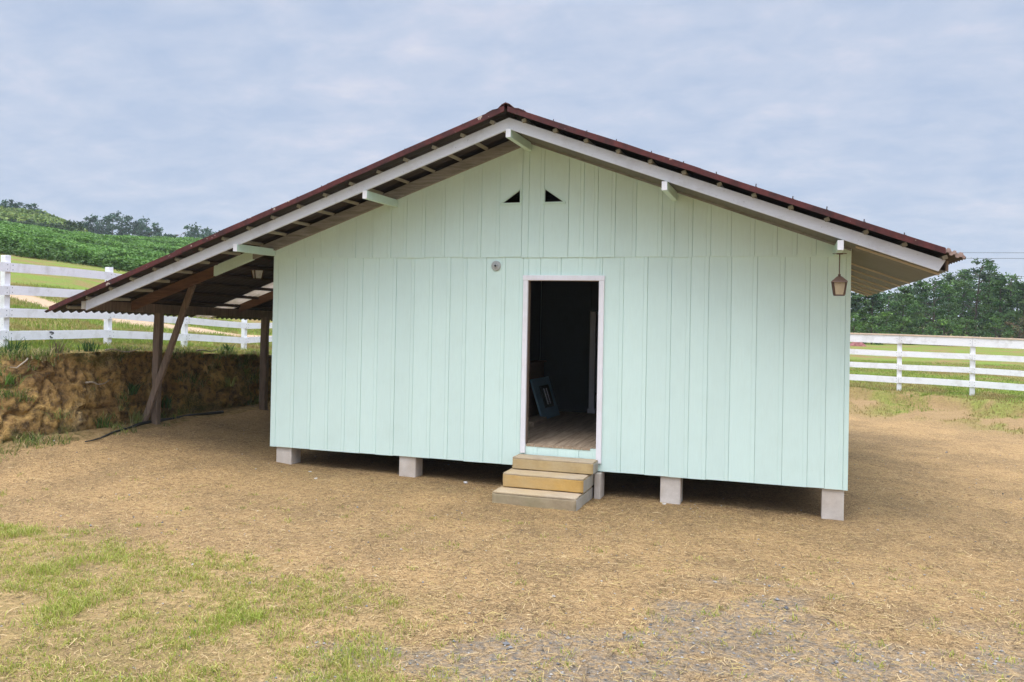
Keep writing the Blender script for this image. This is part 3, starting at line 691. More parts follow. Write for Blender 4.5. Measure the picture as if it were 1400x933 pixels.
# ------------------------------------------------------------------ hose on the ground
mb = MB(); pts = []
for x, y in ((-2.30, -.98), (-2.40, -.62), (-2.52, -.20), (-2.60, .18), (-2.66, .45), (-2.66, .80), (-2.72, 1.2), (-2.73, 1.7), (-2.66, 2.1), (-2.60, 2.55)):
    pts.append((x, y))
P2 = []
for i in range(len(pts) - 1):
    for k in range(5):
        tt = k / 5; x = pts[i][0] * (1 - tt) + pts[i + 1][0] * tt; y = pts[i][1] * (1 - tt) + pts[i + 1][1] * tt
        P2.append((x + .012 * math.sin(7 * y), y, gz(x, y) + .03 + .012 * math.sin(3.1 * y)))
mb.tube(P2, [.009 + .020 * min(1, i / 26) for i in range(len(P2))], 8); tag(mb.build('rubber_hose', M['black'], smooth=True), 'flattened black hose lying on the dirt at the foot of the car port post', 'hose')

# ------------------------------------------------------------------ fences
def fence(name, label, pts, rails, posth, pw, side, first, capped=False):
    r0 = pts[first]; Fn = empty(name, (r0[0], r0[1], gz(*r0)), label, 'fence')
    zs = [gz(*p) for p in pts]
    post_me = None
    for p, z in zip(pts, zs):
        o = MB().box(p[0] - pw / 2, p[0] + pw / 2, p[1] - pw / 2, p[1] + pw / 2, z - .25, z + posth + random.uniform(-.01, .01)).build('post', M['fence'], Fn, bevel=.006)
    for i in range(len(pts) - 1):
        a, b = Vector((*pts[i], zs[i])), Vector((*pts[i + 1], zs[i + 1])); d = (b - a); d.z = 0; d.normalize(); n = Vector((d.y, -d.x, 0)) * side
        for (h0, h1) in rails:
            j = [random.uniform(-.012, .012) for _ in range(2)]
            A = a + n * (pw / 2 + .017) + Vector((0, 0, (h0 + h1) / 2 + j[0])) + d * .004; B = b + n * (pw / 2 + .017) + Vector((0, 0, (h0 + h1) / 2 + j[1])) - d * .004
            mb = MB(); mid = A.lerp(B, .5) + Vector((0, 0, random.uniform(-.008, .008)))
            mb.beam(A, mid, .03, h1 - h0).beam(mid, B, .03, h1 - h0); o = mb.build('rail', M['fence'], Fn)
            mk = MB()
            for q in (A + d * .05, B - d * .05):
                for dz in (-.035, .035):
                    c0 = q + n * .0155 + Vector((0, 0, dz)); mk.tube([c0, c0 + n * .003], .007, 6)
            mk.build('nails', M['scuff'], o)
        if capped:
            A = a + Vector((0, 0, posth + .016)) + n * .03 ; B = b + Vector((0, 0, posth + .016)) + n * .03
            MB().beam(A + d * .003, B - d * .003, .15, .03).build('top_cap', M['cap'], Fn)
    return Fn
M['cap'] = wood('beige_cap_board', (.70, .55, .42), (.55, .42, .32), (1, 12, 12), .8, .3)  # beige colour for the board along the upper rail's top edge
LP = [(-3.70, -5.40), (-4.05, -2.93), (-4.42, -.46), (-4.79, 2.01), (-5.14, 4.50), (-5.45, 7.0), (-5.76, 9.5), (-6.07, 12.0)]
FL = fence('white_fence', 'white four-rail timber fence on top of the earth bank behind the car port', LP, ((.147, .29), (.49, .63), (.836, .975), (1.18, 1.32)), 1.43, .098, 1, 2)
# two dark scuffs on the lowest rail
for x0, z0, sx, sz in ((-4.53, .255, .06, .022), (-4.535, .215, .03, .02), (-4.52, .185, .05, .02)):
    pass
mk = MB(); q = Vector((-4.53, .46, 0)); zb0 = gz(-4.49, 0) * .7 + gz(-4.79, 2.01) * .3
def scuff(pts, w):
    d = Vector((.37 * -1, 2.47, 0)).normalized(); n = Vector((d.y, -d.x, 0)); o = Vector((-4.42, -.46, 0)) + d * .93 + n * (.049 + .0335); z = zL
    for p, r in pts:
        c0 = o + d * p[0] + Vector((0, 0, z + p[1])); mk.tube([c0, c0 + n * .0025], r, 7)
zL = gz(-4.42, -.46) * .62 + gz(-4.79, 2.01) * .38 + .147
scuff([((-.03, .112), .016), ((.0, .108), .02), ((.03, .10), .02), ((.045, .09), .014), ((.012, .075), .013), ((-.025, .04), .014), ((-.01, .024), .018), ((.02, .018), .014)], .02)
mk.build('scuff_mark', M['scuff'], FL)
dR = np.array([11.379 - 9.719, 13.864 - 14.269]); RP = [tuple(np.array([9.719, 14.269]) + dR * k) for k in range(-4, 7)]
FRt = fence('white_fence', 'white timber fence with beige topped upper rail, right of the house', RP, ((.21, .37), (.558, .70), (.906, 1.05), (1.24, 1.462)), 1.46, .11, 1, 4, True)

# ------------------------------------------------------------------ power wires
PL = empty('power_line', (6.0, 52, gz(6, 52)), 'thin black overhead wires running above the trees on the right', 'power line')
MB().tube([(6.0, 52, gz(6, 52) - .3), (6.0, 52, 6.9)], [.12, .09], 10).build('pole', M['trunk'], PL)
for dz, dy in ((6.72, 0), (6.38, .2), (5.25, -.2)):
    pts = [(6.0 + 70 * k / 24, 52 + dy - 6.0 * k / 24 * 2, dz - .55 * (1 - (2 * k / 24 - 1) ** 2)) for k in range(25)]
    MB().tube(pts, .011, 5).build('wire', M['wire'], PL)

# ------------------------------------------------------------------ reddish earth mounds in the field behind the right-hand fence
def mound(x, y, sx, sy, h, label, seed):
    n, m_ = 22, 10; mb = MB(); z = gz(x, y)
    for i in range(m_):
        r = i / (m_ - 1)
        for k in range(n):
            a = 2 * math.pi * k / n; q = 1 + .35 * mnoise.noise(Vector((math.cos(a) * 1.5, math.sin(a) * 1.5, seed)))
            hh = h * max(0, 1 - r ** 1.7) * (1 + .5 * mnoise.noise(Vector((r * 3 * math.cos(a), r * 3 * math.sin(a), seed + 9))))
            mb.v.append((x + sx * r * q * math.cos(a), y + sy * r * q * math.sin(a), z - .06 + hh))
    for i in range(m_ - 1):
        for k in range(n): mb.f.append((i * n + k, (i + 1) * n + k, (i + 1) * n + (k + 1) % n, i * n + (k + 1) % n))
    tag(mb.build('earth_mound', M['redearth'], smooth=True), label, 'earth mound')
mound(11.05, 48.0, .62, .6, .42, 'reddish earth mound in the grass close to the right corner of the house', 1.)
mound(17.9, 70.0, .8, .6, .55, 'reddish earth heap at the foot of the trees behind the middle of the right fence', 4.)
mound(26.6, 68.0, .9, .6, .5, 'reddish earth heap at the far right edge, below the trees', 8.)
# ------------------------------------------------------------------ vegetation helpers
def unit(n):
    v = RNG.normal(size=(n, 3)); return v / np.linalg.norm(v, axis=1, keepdims=True)
def leaf_quads(C, size, up_bias=.5, aspect=.6):
    n = len(C); nrm = unit(n); nrm[:, 2] = np.abs(nrm[:, 2]) + up_bias; nrm /= np.linalg.norm(nrm, axis=1, keepdims=True)
    a = np.cross(nrm, unit(n)); a /= np.linalg.norm(a, axis=1, keepdims=True); b = np.cross(nrm, a)
    s = (np.asarray(size) * RNG.uniform(.7, 1.3, n))[:, None]
    V = np.stack([C - a * s, C - b * s * aspect, C + a * s, C + b * s * aspect], 1)
    return V
def blades(x, y, z, h, w, lean=.5):
    n = len(x); ang = RNG.uniform(0, 2 * np.pi, n); la = RNG.uniform(0, 2 * np.pi, n); lm = RNG.uniform(.1, 1, n) * lean * h
    dx, dy = np.cos(ang) * w / 2, np.sin(ang) * w / 2; lx, ly = np.cos(la) * lm, np.sin(la) * lm
    p = np.stack([x, y, z], 1); o = np.zeros(n)
    def pt(sx, f, k, hh): return p + np.stack([dx * sx * f + lx * k, dy * sx * f + ly * k, h * hh], 1)
    q1 = np.stack([pt(-1, 1, 0, 0), pt(1, 1, 0, 0), pt(1, .8, .35, .6), pt(-1, .8, .35, .6)], 1)
    q2 = np.stack([pt(-1, .8, .35, .6), pt(1, .8, .35, .6), pt(1, .12, 1, 1 - .12 * lean), pt(-1, .12, 1, 1 - .12 * lean)], 1)
    return np.concatenate([q1, q2], 1)          # (n,8,3): two quads a blade
def tints(n, cols, var=.18):
    cols = np.asarray(cols); c = cols[RNG.integers(0, len(cols), n)] * RNG.uniform(1 - var, 1 + var, (n, 1)); return c
def blade_obj(name, V, T, m):
    T8 = np.repeat(T, 8, 0); return link(name, fast_mesh(name, V.reshape(-1, 3), 4, T8), m)

# straw litter and dry clippings over the yard
def scatter(n, x0, x1, y0, y1, weight, dfall=6.0):
    X = RNG.uniform(x0, x1, n); Y = RNG.uniform(y0, y1, n); d = np.hypot(X - CAM[0], Y - CAM[1])
    k = RNG.uniform(0, 1, n) < weight(X, Y) * np.minimum(1, (dfall / d) ** 1.6); X, Y = X[k], Y[k]
    Z = ground_z(X, Y); v = in_view(X, Y, Z, 40); return X[v], Y[v], Z[v]
def yard_w(X, Y):
    w = np.where((X > -2.9) & (right_dist(X, Y) < 2.4), 1.0, 0); w = w * (1 - .72 * gravel_w(X, Y)) * (1 - .35 * grass_w(X, Y)); w = w * np.where((X > .1) & (X < 7.5) & (Y > .25), .12, 1)
    return w * (.35 + .9 * fbm(X * 1.6, Y * 1.6, 19, 3))
X, Y, Z = scatter(620000, -3.2, 13, -7.2, 10, yard_w, 5.0)
n = len(X); ang = RNG.uniform(0, 2 * np.pi, n); L_ = (RNG.gamma(2.2, .009, n) + .009) * (1 + .7 * gravel_w(X, Y)); w_ = RNG.uniform(.001, .0021, n)
d3 = np.stack([np.cos(ang), np.sin(ang), RNG.normal(0, .14, n)], 1); sd = np.stack([-np.sin(ang), np.cos(ang), RNG.normal(0, .3, n)], 1) * w_[:, None]
P = np.stack([X, Y, Z + .004 + RNG.uniform(0, .012, n)], 1); bend = sd / w_[:, None] * (RNG.normal(0, .22, n) * L_)[:, None]
q1 = np.stack([P - d3 * L_[:, None] - sd, P - d3 * L_[:, None] + sd, P + bend + sd, P + bend - sd], 1); q2 = np.stack([P + bend - sd, P + bend + sd, P + d3 * L_[:, None] + sd * .5, P + d3 * L_[:, None] - sd * .5], 1)
T = tints(n, [(.46, .335, .165), (.38, .265, .125), (.52, .39, .21), (.27, .18, .09), (.13, .085, .045), (.10, .065, .035), (.42, .33, .12)], .25)
tag(blade_obj('straw_litter', np.concatenate([q1, q2], 1), T, M['straw']), 'dry straw and grass clippings strewn over the bare yard', 'straw', kind='stuff')
# green turf tufts in the left foreground, thin ones towards the right
cx = RNG.uniform(-2.5, 12, 60000); cy = RNG.uniform(-7, -1.5, 60000)
wgt = grass_w(cx, cy) * sstep(.30, .60, fbm(cx * 3.4, cy * 3.4, 51, 4)) + .06 * gravel_w(cx, cy) + .015
k = RNG.uniform(0, 1, 60000) < wgt * .40; cx, cy = cx[k], cy[k]
v = in_view(cx, cy, ground_z(cx, cy), 60); cx, cy = cx[v], cy[v]
lush = .8 * sstep(.52, .74, fbm(cx * 1.5, cy * 1.5, 53, 3)) * grass_w(cx, cy)
cnt = (8 + 8 * lush + RNG.gamma(1.5, 5, len(cx))).astype(int); idx = np.repeat(np.arange(len(cx)), cnt)
r = RNG.normal(0, .035, (len(idx), 2)) * (.9 + .8 * lush[idx, None]); X = cx[idx] + r[:, 0]; Y = cy[idx] + r[:, 1]; Z = ground_z(X, Y) - .004
h = RNG.uniform(.016, .052, len(idx)) * RNG.uniform(.6, 1.2, len(cx))[idx] * (1 + 1.0 * lush[idx]); T = tints(len(idx), [(.32, .36, .06), (.42, .42, .09), (.24, .32, .05), (.50, .44, .14), (.52, .42, .19)], .2)
T = T * (1 - .4 * lush[idx, None]) + np.array([.30, .40, .05]) * .4 * lush[idx, None]
tag(blade_obj('lawn_grass', blades(X, Y, Z, h, RNG.uniform(.0035, .0075, len(idx)), 1.3), T, M['blade']), 'patchy short green grass in the left foreground of the yard', 'grass', kind='stuff')
# pebbles
X, Y, Z = scatter(70000, -3, 13, -7, 8, lambda a, b: .10 + .75 * gravel_w(a, b), 5.5); n = len(X); s = RNG.gamma(2, .0022, n) + .002
oc = np.array([(1, 0, 0), (0, 1, 0), (-1, 0, 0), (0, -1, 0), (0, 0, .7), (0, 0, -.5)]); fc = np.array([(0, 1, 4), (1, 2, 4), (2, 3, 4), (3, 0, 4), (1, 0, 5), (2, 1, 5), (3, 2, 5), (0, 3, 5)])
V = (oc[None] * RNG.uniform(.7, 1.3, (n, 6, 1)) * s[:, None, None] + np.stack([X, Y, Z + s * .3], 1)[:, None])[:, fc]
T = np.repeat(tints(n, [(.24, .24, .24), (.16, .16, .16), (.30, .285, .26), (.12, .12, .12), (.33, .30, .26)], .2), 8, 0)
tag(link('pebbles', fast_mesh('pebbles', V.reshape(-1, 3), 3, T), M['pebble']), 'grey pebbles and grit scattered over the right foreground', 'pebbles', kind='stuff')
# meadow grass on the terrace behind the bank and on the right-hand slope and field
def mw(X, Y):
    left = (X < bank_x(Y) - .42) * (1 - path_w(X, Y)) * (1 - crop_w(X, Y))
    rd_ = right_dist(X, Y); right = (X > 7.5) * (sstep(2.3, 3.0, rd_) + .8 * sstep(.3, 1.2, rd_) * sstep(.36, .50, fbm(X * 1.6, Y * 1.6, 55, 4)))
    return np.clip(left + right, 0, 1) * (.25 + .9 * fbm(X * .9, Y * .9, 33, 3))
X1, Y1, Z1 = scatter(260000, -14, -3.3, -3, 16, mw, 13); X2, Y2, Z2 = scatter(300000, 7.5, 19, 8, 30, mw, 17)
X = np.concatenate([X1, X2]); Y = np.concatenate([Y1, Y2]); Z = np.concatenate([Z1, Z2]); n = len(X)
dry = sstep(.45, .63, fbm(X * .7, Y * .7, 35, 3) + np.where((X > 5) & (right_dist(X, Y) < 3.2), .10, np.where(X > 5, .03, -.03)))
T = tints(n, [(.20, .27, .042), (.25, .31, .052), (.14, .21, .036)], .2) * (1 - dry[:, None]) + tints(n, [(.33, .26, .10), (.26, .205, .07)], .2) * dry[:, None]
tag(blade_obj('meadow_grass', blades(X, Y, Z - .01, RNG.uniform(.03, .085, n) * (1 + .5 * (X < 0)), RNG.uniform(.008, .016, n), .8), T, M['blade']), 'yellow green meadow grass around the white fences', 'grass', kind='stuff')
# leafy crop on the hillside
N = 1300000; d = 37 + 51 * RNG.uniform(0, 1, N) ** .9; u = RNG.uniform(-80, 520, N)
nF = math.hypot(CF[0], CF[1]); fx, fy = CF[0] / nF, CF[1] / nF; l = (u - 700) / F * d
X = CAM[0] + d * fx + l * fy; Y = CAM[1] + d * fy - l * fx
row = fbm(X * .55 + Y * .12, Y * .55, 63, 3); k = (RNG.uniform(0, 1, N) < crop_w(X, Y) * (.25 + 1.0 * sstep(.35, .6, row)) * np.clip(38 / d, .35, .9) * 1.0) & (u < 420)
X, Y, row = X[k], Y[k], row[k]; Z = ground_z(X, Y); n = len(X)
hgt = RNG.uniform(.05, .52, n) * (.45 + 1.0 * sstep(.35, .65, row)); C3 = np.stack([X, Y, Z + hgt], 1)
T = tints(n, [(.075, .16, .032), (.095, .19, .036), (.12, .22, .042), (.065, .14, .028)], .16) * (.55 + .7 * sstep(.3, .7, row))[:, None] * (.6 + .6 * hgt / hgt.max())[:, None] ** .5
tag(link('leafy_crop', fast_mesh('leafy_crop', leaf_quads(C3, .085, .5, .65), 4, np.repeat(T, 4, 0)), M['leaf']), 'dense dark green leafy crop covering the hillside on the left', 'crop', kind='stuff')
# weeds and hanging roots on the bank
bxv, byv, bzv, btv = BANK
ii = RNG.integers(0, bxv.shape[0], 26000); jj = RNG.integers(0, bxv.shape[1], 26000); tt = btv[ii, jj]; yy = byv[ii, jj]
wg = (.6 * np.exp(-((tt - 1.05) / .10) ** 2) + .12 * np.exp(-((tt + .1) / .13) ** 2) + .16) * sstep(.50, .68, fbm(yy * 2.2, tt * 4, 71, 3)) * (1 + .8 * sstep(.5, -1.5, yy))
k = RNG.uniform(0, 1, 26000) < wg; ii, jj = ii[k], jj[k]; idx = np.repeat(np.arange(len(ii)), 7)
X = bxv[ii, jj][idx] + RNG.normal(0, .03, len(idx)); Y = byv[ii, jj][idx] + RNG.normal(0, .04, len(idx)); Z = bzv[ii, jj][idx] - .01
T = tints(len(idx), [(.14, .20, .045), (.20, .26, .06), (.32, .31, .09), (.08, .13, .035), (.42, .33, .17)], .25)
tag(blade_obj('bank_weeds', blades(X, Y, Z, RNG.uniform(.04, .14, len(idx)), RNG.uniform(.006, .014, len(idx)), 1.2), T, M['blade']), 'low weeds and withered grass growing over the cut earth bank', 'weeds', kind='stuff')
rb = MB()
# single plants one can point at on the bank
def plant(x, y, z, n, h, w, cols, label, name='grass_tuft', cat='grass tuft', lean=.8, spread=.05, broad=False):
    X = x + RNG.normal(0, spread, n); Y = y + RNG.normal(0, spread, n); Z = np.full(n, z)
    T = tints(n, cols, .2); V = blades(X - x, Y - y, Z - z, RNG.uniform(.5, 1, n) * h, RNG.uniform(.6, 1, n) * w, lean)
    o = blade_obj(name, V, T, M['blade']); o.location = (x, y, z); return tag(o, label, cat)
def bank_at(y, t):
    i = int(np.argmin(np.abs(by - y))); j = int(np.argmin(np.abs(bt - t))); return float(bxv[i, j]), float(byv[i, j]), float(bzv[i, j])
G1 = [(.10, .19, .035), (.15, .25, .05), (.08, .14, .03)]; G2 = [(.30, .32, .10), (.38, .34, .15), (.22, .26, .07)]; G3 = [(.05, .10, .03), (.07, .13, .035)]
plant(*bank_at(-.15, -.02), 34, .26, .014, G1, 'tall green grass tuft at the foot of the bank, left of the car port post')
plant(*bank_at(.50, -.06), 36, .26, .016, G2, 'pale grass tuft beside the leaning brace of the car port')
plant(*bank_at(.62, .35), 40, .26, .03, G3, 'dark leafy weed halfway up the bank just left of the car port post', 'weed', 'weed')
plant(*bank_at(-.9, .16), 34, .2, .018, G2, 'drooping pale grass tuft low on the eroded left end of the bank', lean=1.3)
plant(*bank_at(-1.35, .62), 40, .22, .02, G1, 'green weed clump high on the eroded left end of the bank', 'weed', 'weed', 1.2)
plant(*bank_at(-1.1, 1.1), 36, .3, .022, G3, 'dark weed on the bank edge below the leftmost fence post', 'weed', 'weed')
plant(*bank_at(-.55, 1.12), 26, .26, .02, [(.14, .11, .06), (.18, .15, .07)], 'brown withered weed on the bank edge between the two left fence posts', 'weed', 'weed')
plant(*bank_at(.02, 1.1), 30, .24, .026, G3, 'small dark green weed on the bank edge near the second fence post', 'weed', 'weed')
plant(*bank_at(3.3, 1.08), 34, .24, .03, G3, 'dark broad-leaved weed on the bank edge under the car port roof', 'weed', 'weed')
plant(*bank_at(1.3, .12), 46, .3, .02, G3, 'dark weeds at the bank foot right behind the car port post', 'weed', 'weed')
plant(*bank_at(2.9, .35), 30, .25, .022, G2, 'pale straggling weed on the shaded bank under the roof', 'weed', 'weed', 1.3)
# a few bare roots sticking out of the cut
def root(y0, t0, dy, dz, out, label):
    x, y, z = bank_at(y0, t0); pts = []
    for k in range(9):
        q = k / 8; pts.append((x + .02 + out * math.sin(q * 2.6), y + dy * q + .03 * math.sin(q * 9), z + dz * q + .03 * math.sin(q * 6 + 1)))
    tag(MB().tube(pts, [.014 - .009 * k / 8 for k in range(9)], 6).build('root', M['root'], smooth=True), label, 'root')
root(-1.05, .93, -.32, -.10, .06, 'pale crooked root sticking out at the upper left of the bank')
root(-.35, .55, .42, .03, .05, 'pale root across the bank face left of the car port post')
root(.05, 1.0, .7, .02, .04, 'thin root along the bank rim below the second fence post')
root(2.2, 1.0, .6, .06, .06, 'curved root lying over the shaded bank rim under the roof')
# litter: small white stones
k_ = 0
for (x, y, s) in ((-2.62, -1.22, .028), (1.12, -.62, .022), (.80, -.24, .02), (5.55, -.05, .022), (2.95, .05, .03)):
    mb = MB(); bmv = [Vector(v) for v in unit(14)]
    me = bpy.data.meshes.new('white_stone'); bm = bmesh.new()
    for v in bmv: bm.verts.new((v.x * s * random.uniform(.8, 1.5), v.y * s * random.uniform(.8, 1.3), v.z * s * .5))
    bmesh.ops.convex_hull(bm, input=bm.verts); bm.to_mesh(me); bm.free()
    lab = ['white stone on the dirt in front of the eroded left end of the bank', 'white stone on the dirt between the first two piers, nearest the viewer', 'small white chip on the dirt just right of the leftmost pier', 'white chip beside the third pier, right of the steps', 'white stone in the shadow under the house left of the steps'][k_]; k_ += 1
    tag(link('white_stone', me, M['whitestone'], None, (x, y, gz(x, y) + s * .3)), lab, 'stone')

# ------------------------------------------------------------------ trees
def tree_geo(h, r, seed, style, cols, leaf, n_clump, per, base_frac=.25):
    """returns trunk MB and leaf quads, tints; local coordinates"""
    rs = np.random.default_rng(seed); rnd = random.Random(seed)
    tr = MB(); bend = rs.normal(0, .02 * h, 2); pts = []
    for k in range(7):
        q = k / 6; pts.append((bend[0] * q * q, bend[1] * q * q, -.2 + q * h * .93))
    r0 = .018 * h + .03; tr.tube(pts, [r0 * (1 - .85 * k / 6) for k in range(7)], 7)
    C = []; TT_ = []; cols = np.asarray(cols)
    for c in range(n_clump):
        q = base_frac + (1 - base_frac) * (c + rs.uniform(0, 1)) / n_clump
        env = {'pine': (1 - q) ** .75 * 1.0 + .10, 'dome': math.sin(math.pi * min(1, .12 + .88 * (q - base_frac) / (1 - base_frac) * .92)) ** .6, 'euc': .35 + .65 * math.sin(math.pi * (.15 + .75 * q))}[style]
        a = c * 2.4 + rs.uniform(-.6, .6); rad = r * env * rs.uniform(.25, 1.0) ** .6
        cz = h * q + rs.uniform(-.04, .04) * h; cx_, cy_ = rad * math.cos(a) + bend[0] * q * q, rad * math.sin(a) + bend[1] * q * q
        drop = .22 * rad if style != 'pine' else .05 * rad
        st_ = (bend[0] * q * q, bend[1] * q * q, min(cz - .12 * h * (rad / max(r, .01)) - .02, h * .9))
        if c % 2 == 0: tr.tube([st_, ((st_[0] + cx_) / 2, (st_[1] + cy_) / 2, (st_[2] + cz) / 2 + .02 * h), (cx_, cy_, cz)], [r0 * .35, r0 * .22, r0 * .08], 5, cap=False)
        cr = r * rs.uniform(.22, .42) * (.75 if style == 'pine' else 1.); m = int(per * rs.uniform(.6, 1.3))
        p = rs.normal(0, .5, (m, 3)); p *= np.array([cr, cr, cr * (.42 if style == 'pine' else .6)])
        C.append(p + np.array([cx_, cy_, cz - drop]))
        base = cols[rs.integers(0, len(cols))] * rs.uniform(.62, 1.4)
        TT_.append(base * rs.uniform(.7, 1.3, (m, 1)))
    C = np.concatenate(C); T = np.concatenate(TT_)
    return tr, leaf_quads(C, leaf, .35, .5), T
def tree(name, x, y, h, r, seed, style, cols, leaf, label, cat='tree', group=None, n_clump=30, per=45, base_frac=.2, trunk=True):
    z = gz(x, y); e_ = empty(name, (x, y, z), label, cat, group)
    tr, V, T = tree_geo(h, r, seed, style, cols, leaf, n_clump, per, base_frac)
    if trunk: tr.build('trunk', M['trunk'], e_, loc=(0, 0, 0), smooth=True)
    link('crown', fast_mesh('crown', V, 4, np.repeat(T, 4, 0)), M['leaf'], e_, (0, 0, 0)); return e_
def on_ray(px, d):      # world spot seen at column px, d metres ahead
    l = (px - 700) / F * d; return CAM[0] + d * fx + l * fy, CAM[1] + d * fy - l * fx
def height_for(px, ytop, d, x, y):
    hor = 430.5 + (px - 700) * .01934; return CAM[2] + (hor - ytop) / F * d - gz(x, y)
PINE = [(.028, .075, .018), (.042, .097, .022), (.019, .05, .017), (.065, .125, .03)]
PINE2 = [(.08, .155, .04), (.10, .175, .045), (.065, .13, .036)]; BUSH = [(.065, .13, .026), (.085, .155, .03), (.045, .095, .024)]
right_trees = [
 (1172, 402, 70, 1.5, 'dark pine partly hidden by the right corner of the house, under the eave'),
 (1193, 398, 66, 1.4, 'dark pine under the eave, second from the house corner'),
 (1214, 400, 72, 1.5, 'dark pine whose tip touches the rear end of the soffit'),
 (1234, 393, 67, 1.4, 'dark green pine below the middle of the right eave'),
 (1256, 384, 70, 1.5, 'pine below the right eave, above the first visible fence post'),
 (1277, 380, 64, 1.4, 'mid green pine just left below the tip of the barge board'),
 (1297, 375, 72, 1.5, 'loose pine directly below the broken roof corner'),
 (1316, 371, 68, 1.3, 'thin topped pine just right of the roof corner'),
 (1333, 356, 66, 1.35, 'tallest pine with a forked bushy top right of the roof corner'),
 (1351, 360, 70, 1.4, 'tall pine right beside the tallest one, its top slightly lower'),
 (1367, 380, 63, 1.3, 'shorter dark pine right of the two tallest ones'),
 (1382, 373, 69, 1.1, 'slender light green pine second from the right edge of the picture'),
 (1401, 388, 66, 1.3, 'pine cut off by the right edge of the picture'),
 (1428, 384, 68, 1.4, 'pine beyond the right edge of the picture, first'), (1456, 392, 70, 1.4, 'pine beyond the right edge of the picture, second'), (1136, 400, 70, 1.5, 'pine standing behind the right wall of the house, nearest its corner'), (1104, 398, 72, 1.5, 'pine standing behind the house, second from its right corner'),
]
for i, (px, yt, d, r, lab) in enumerate(right_trees):
    x, y = on_ray(px, d); h = height_for(px, yt, d, x, y)
    tree('pine_tree', x, y, h, r * 1.15, 100 + i, ('pine', 'pine', 'euc')[i % 3], PINE if i % 4 != 3 else PINE2, .12, lab, 'tree', 'pines behind the right fence', 36, 62, .10)
for i, (px, yt, d) in enumerate(((1180, 406, 88), (1204, 403, 90), (1224, 398, 87), (1246, 394, 90), (1266, 388, 86), (1288, 384, 90), (1306, 381, 88), (1324, 376, 90), (1344, 372, 86), (1361, 383, 90), (1376, 385, 87), (1392, 388, 90), (1412, 392, 88))):
    x, y = on_ray(px, d); h = height_for(px, yt, d, x, y)
    tree('pine_tree', x, y, h, 2.0, 200 + i, 'dome', PINE, .20, 'dark pine of the second row, half hidden behind the front pines', 'tree', 'second row of pines behind the right fence', 26, 42, .08)
bl = ['leafy shrub against the house corner at the foot of the pines', 'leafy shrub, second from the house corner at the foot of the pines', 'broad light green shrub left of the first right fence post', 'shrub above the first right fence post', 'spreading shrub midway between the two right fence posts', 'light green shrub left of the second right fence post', 'dark shrub above the second right fence post', 'pale green shrub near the right edge below the slender pine', 'brownish shrub at the right edge of the picture']
for i, (px, yt, d) in enumerate(((1168, 430, 60), (1192, 434, 58), (1212, 430, 61), (1236, 434, 59), (1262, 432, 60), (1290, 430, 58), (1322, 434, 60), (1362, 436, 59), (1394, 436, 60))):
    x, y = on_ray(px, d); h = height_for(px, yt, d, x, y)
    tree('shrub', x, y, h, 1.0, 300 + i, 'dome', BUSH if i < 8 else [(.14, .10, .05), (.10, .10, .04)], .11, bl[i], 'shrub', 'shrubs at the foot of the pines', 20, 42, .0)
# far trees on the left skyline
FAR = [(.045, .095, .06), (.055, .115, .065), (.04, .085, .06)]
fl = [(112, 305, 150, 1.8, 'low tree at the left end of the far skyline wood'), (124, 295, 152, 2.0, 'knobbly tree standing first in the far wood on the skyline'), (138, 298, 155, 2.4, 'rounded tree second in the far wood on the skyline'), (151, 291, 150, 2.6, 'tallest tree of the far wood on the left skyline'), (164, 292, 156, 2.6, 'second tallest tree of the far wood, right of the tallest'),
      (178, 299, 152, 2.4, 'tree in the middle of the far wood on the skyline'), (190, 302, 155, 2.3, 'tree right of the middle of the far wood, falling skyline'), (202, 306, 150, 2.2, 'third tree from the right end of the far wood'), (213, 313, 153, 2.0, 'small tree, second from the right end of the far wood'), (221, 320, 150, 1.5, 'lowest tree at the right end of the far wood'),
      (234, 322, 140, 1.6, 'small bluish tree alone in the gap of the skyline'), (262, 308, 150, 2.4, 'tall loose tree right of the skyline gap, left of the roof'), (275, 312, 153, 2.2, 'second tree right of the skyline gap'), (289, 316, 150, 2.2, 'far tree just above the maroon roof edge'), (303, 318, 152, 2.2, 'far tree partly hidden by the maroon roof edge'), (318, 324, 150, 2.0, 'far tree almost wholly hidden behind the roof slope')]
for i, (px, yt, d, r, lab) in enumerate(fl):
    x, y = on_ray(px, d); h = height_for(px, yt, d, x, y)
    tree('far_tree', x, y, h, r, 400 + i, 'euc' if i % 2 else 'dome', FAR, .26, lab, 'tree', 'far trees on the left skyline', 22, 60, .22)
x, y = on_ray(246, 138); tree('dead_tree', x, y, height_for(246, 318, 138, x, y), 1.1, 450, 'euc', [(.09, .05, .045), (.07, .05, .045)], .13, 'dark reddish dying tree in the gap of the left skyline', 'tree', None, 9, 22, .55)
# shrub-covered ridge and hedge clumps at the far left
N = 26000; d = RNG.uniform(96, 136, N); u = RNG.uniform(-90, 118, N); l = (u - 700) / F * d; X = CAM[0] + d * fx + l * fy; Y = CAM[1] + d * fy - l * fx
rw = fbm(X * .35, Y * .35, 83, 3); Z = ground_z(X, Y) + RNG.uniform(0, .8, N) * sstep(.3, .65, rw) * 1.2
T = tints(N, [(.11, .17, .04), (.145, .20, .045), (.17, .215, .05), (.08, .13, .035)], .2) * (.6 + .7 * sstep(.3, .7, rw))[:, None]
tag(link('ridge_scrub', fast_mesh('ridge_scrub', leaf_quads(np.stack([X, Y, Z], 1), .30, .4, .6), 4, np.repeat(T, 4, 0)), M['leaf']), 'yellow green scrub covering the ridge beyond the crop at the far left', 'scrub', kind='stuff')
hl = ['dark bush on the ridge foot at the left edge of the picture', 'grey green bush below the scrub ridge, second from the left edge', 'dark low bush below the crooked ridge tree', 'dark hedge bush in the middle below the scrub ridge', 'rounded hedge bush on the ridge end', 'dark bush closing the ridge just left of the far wood']
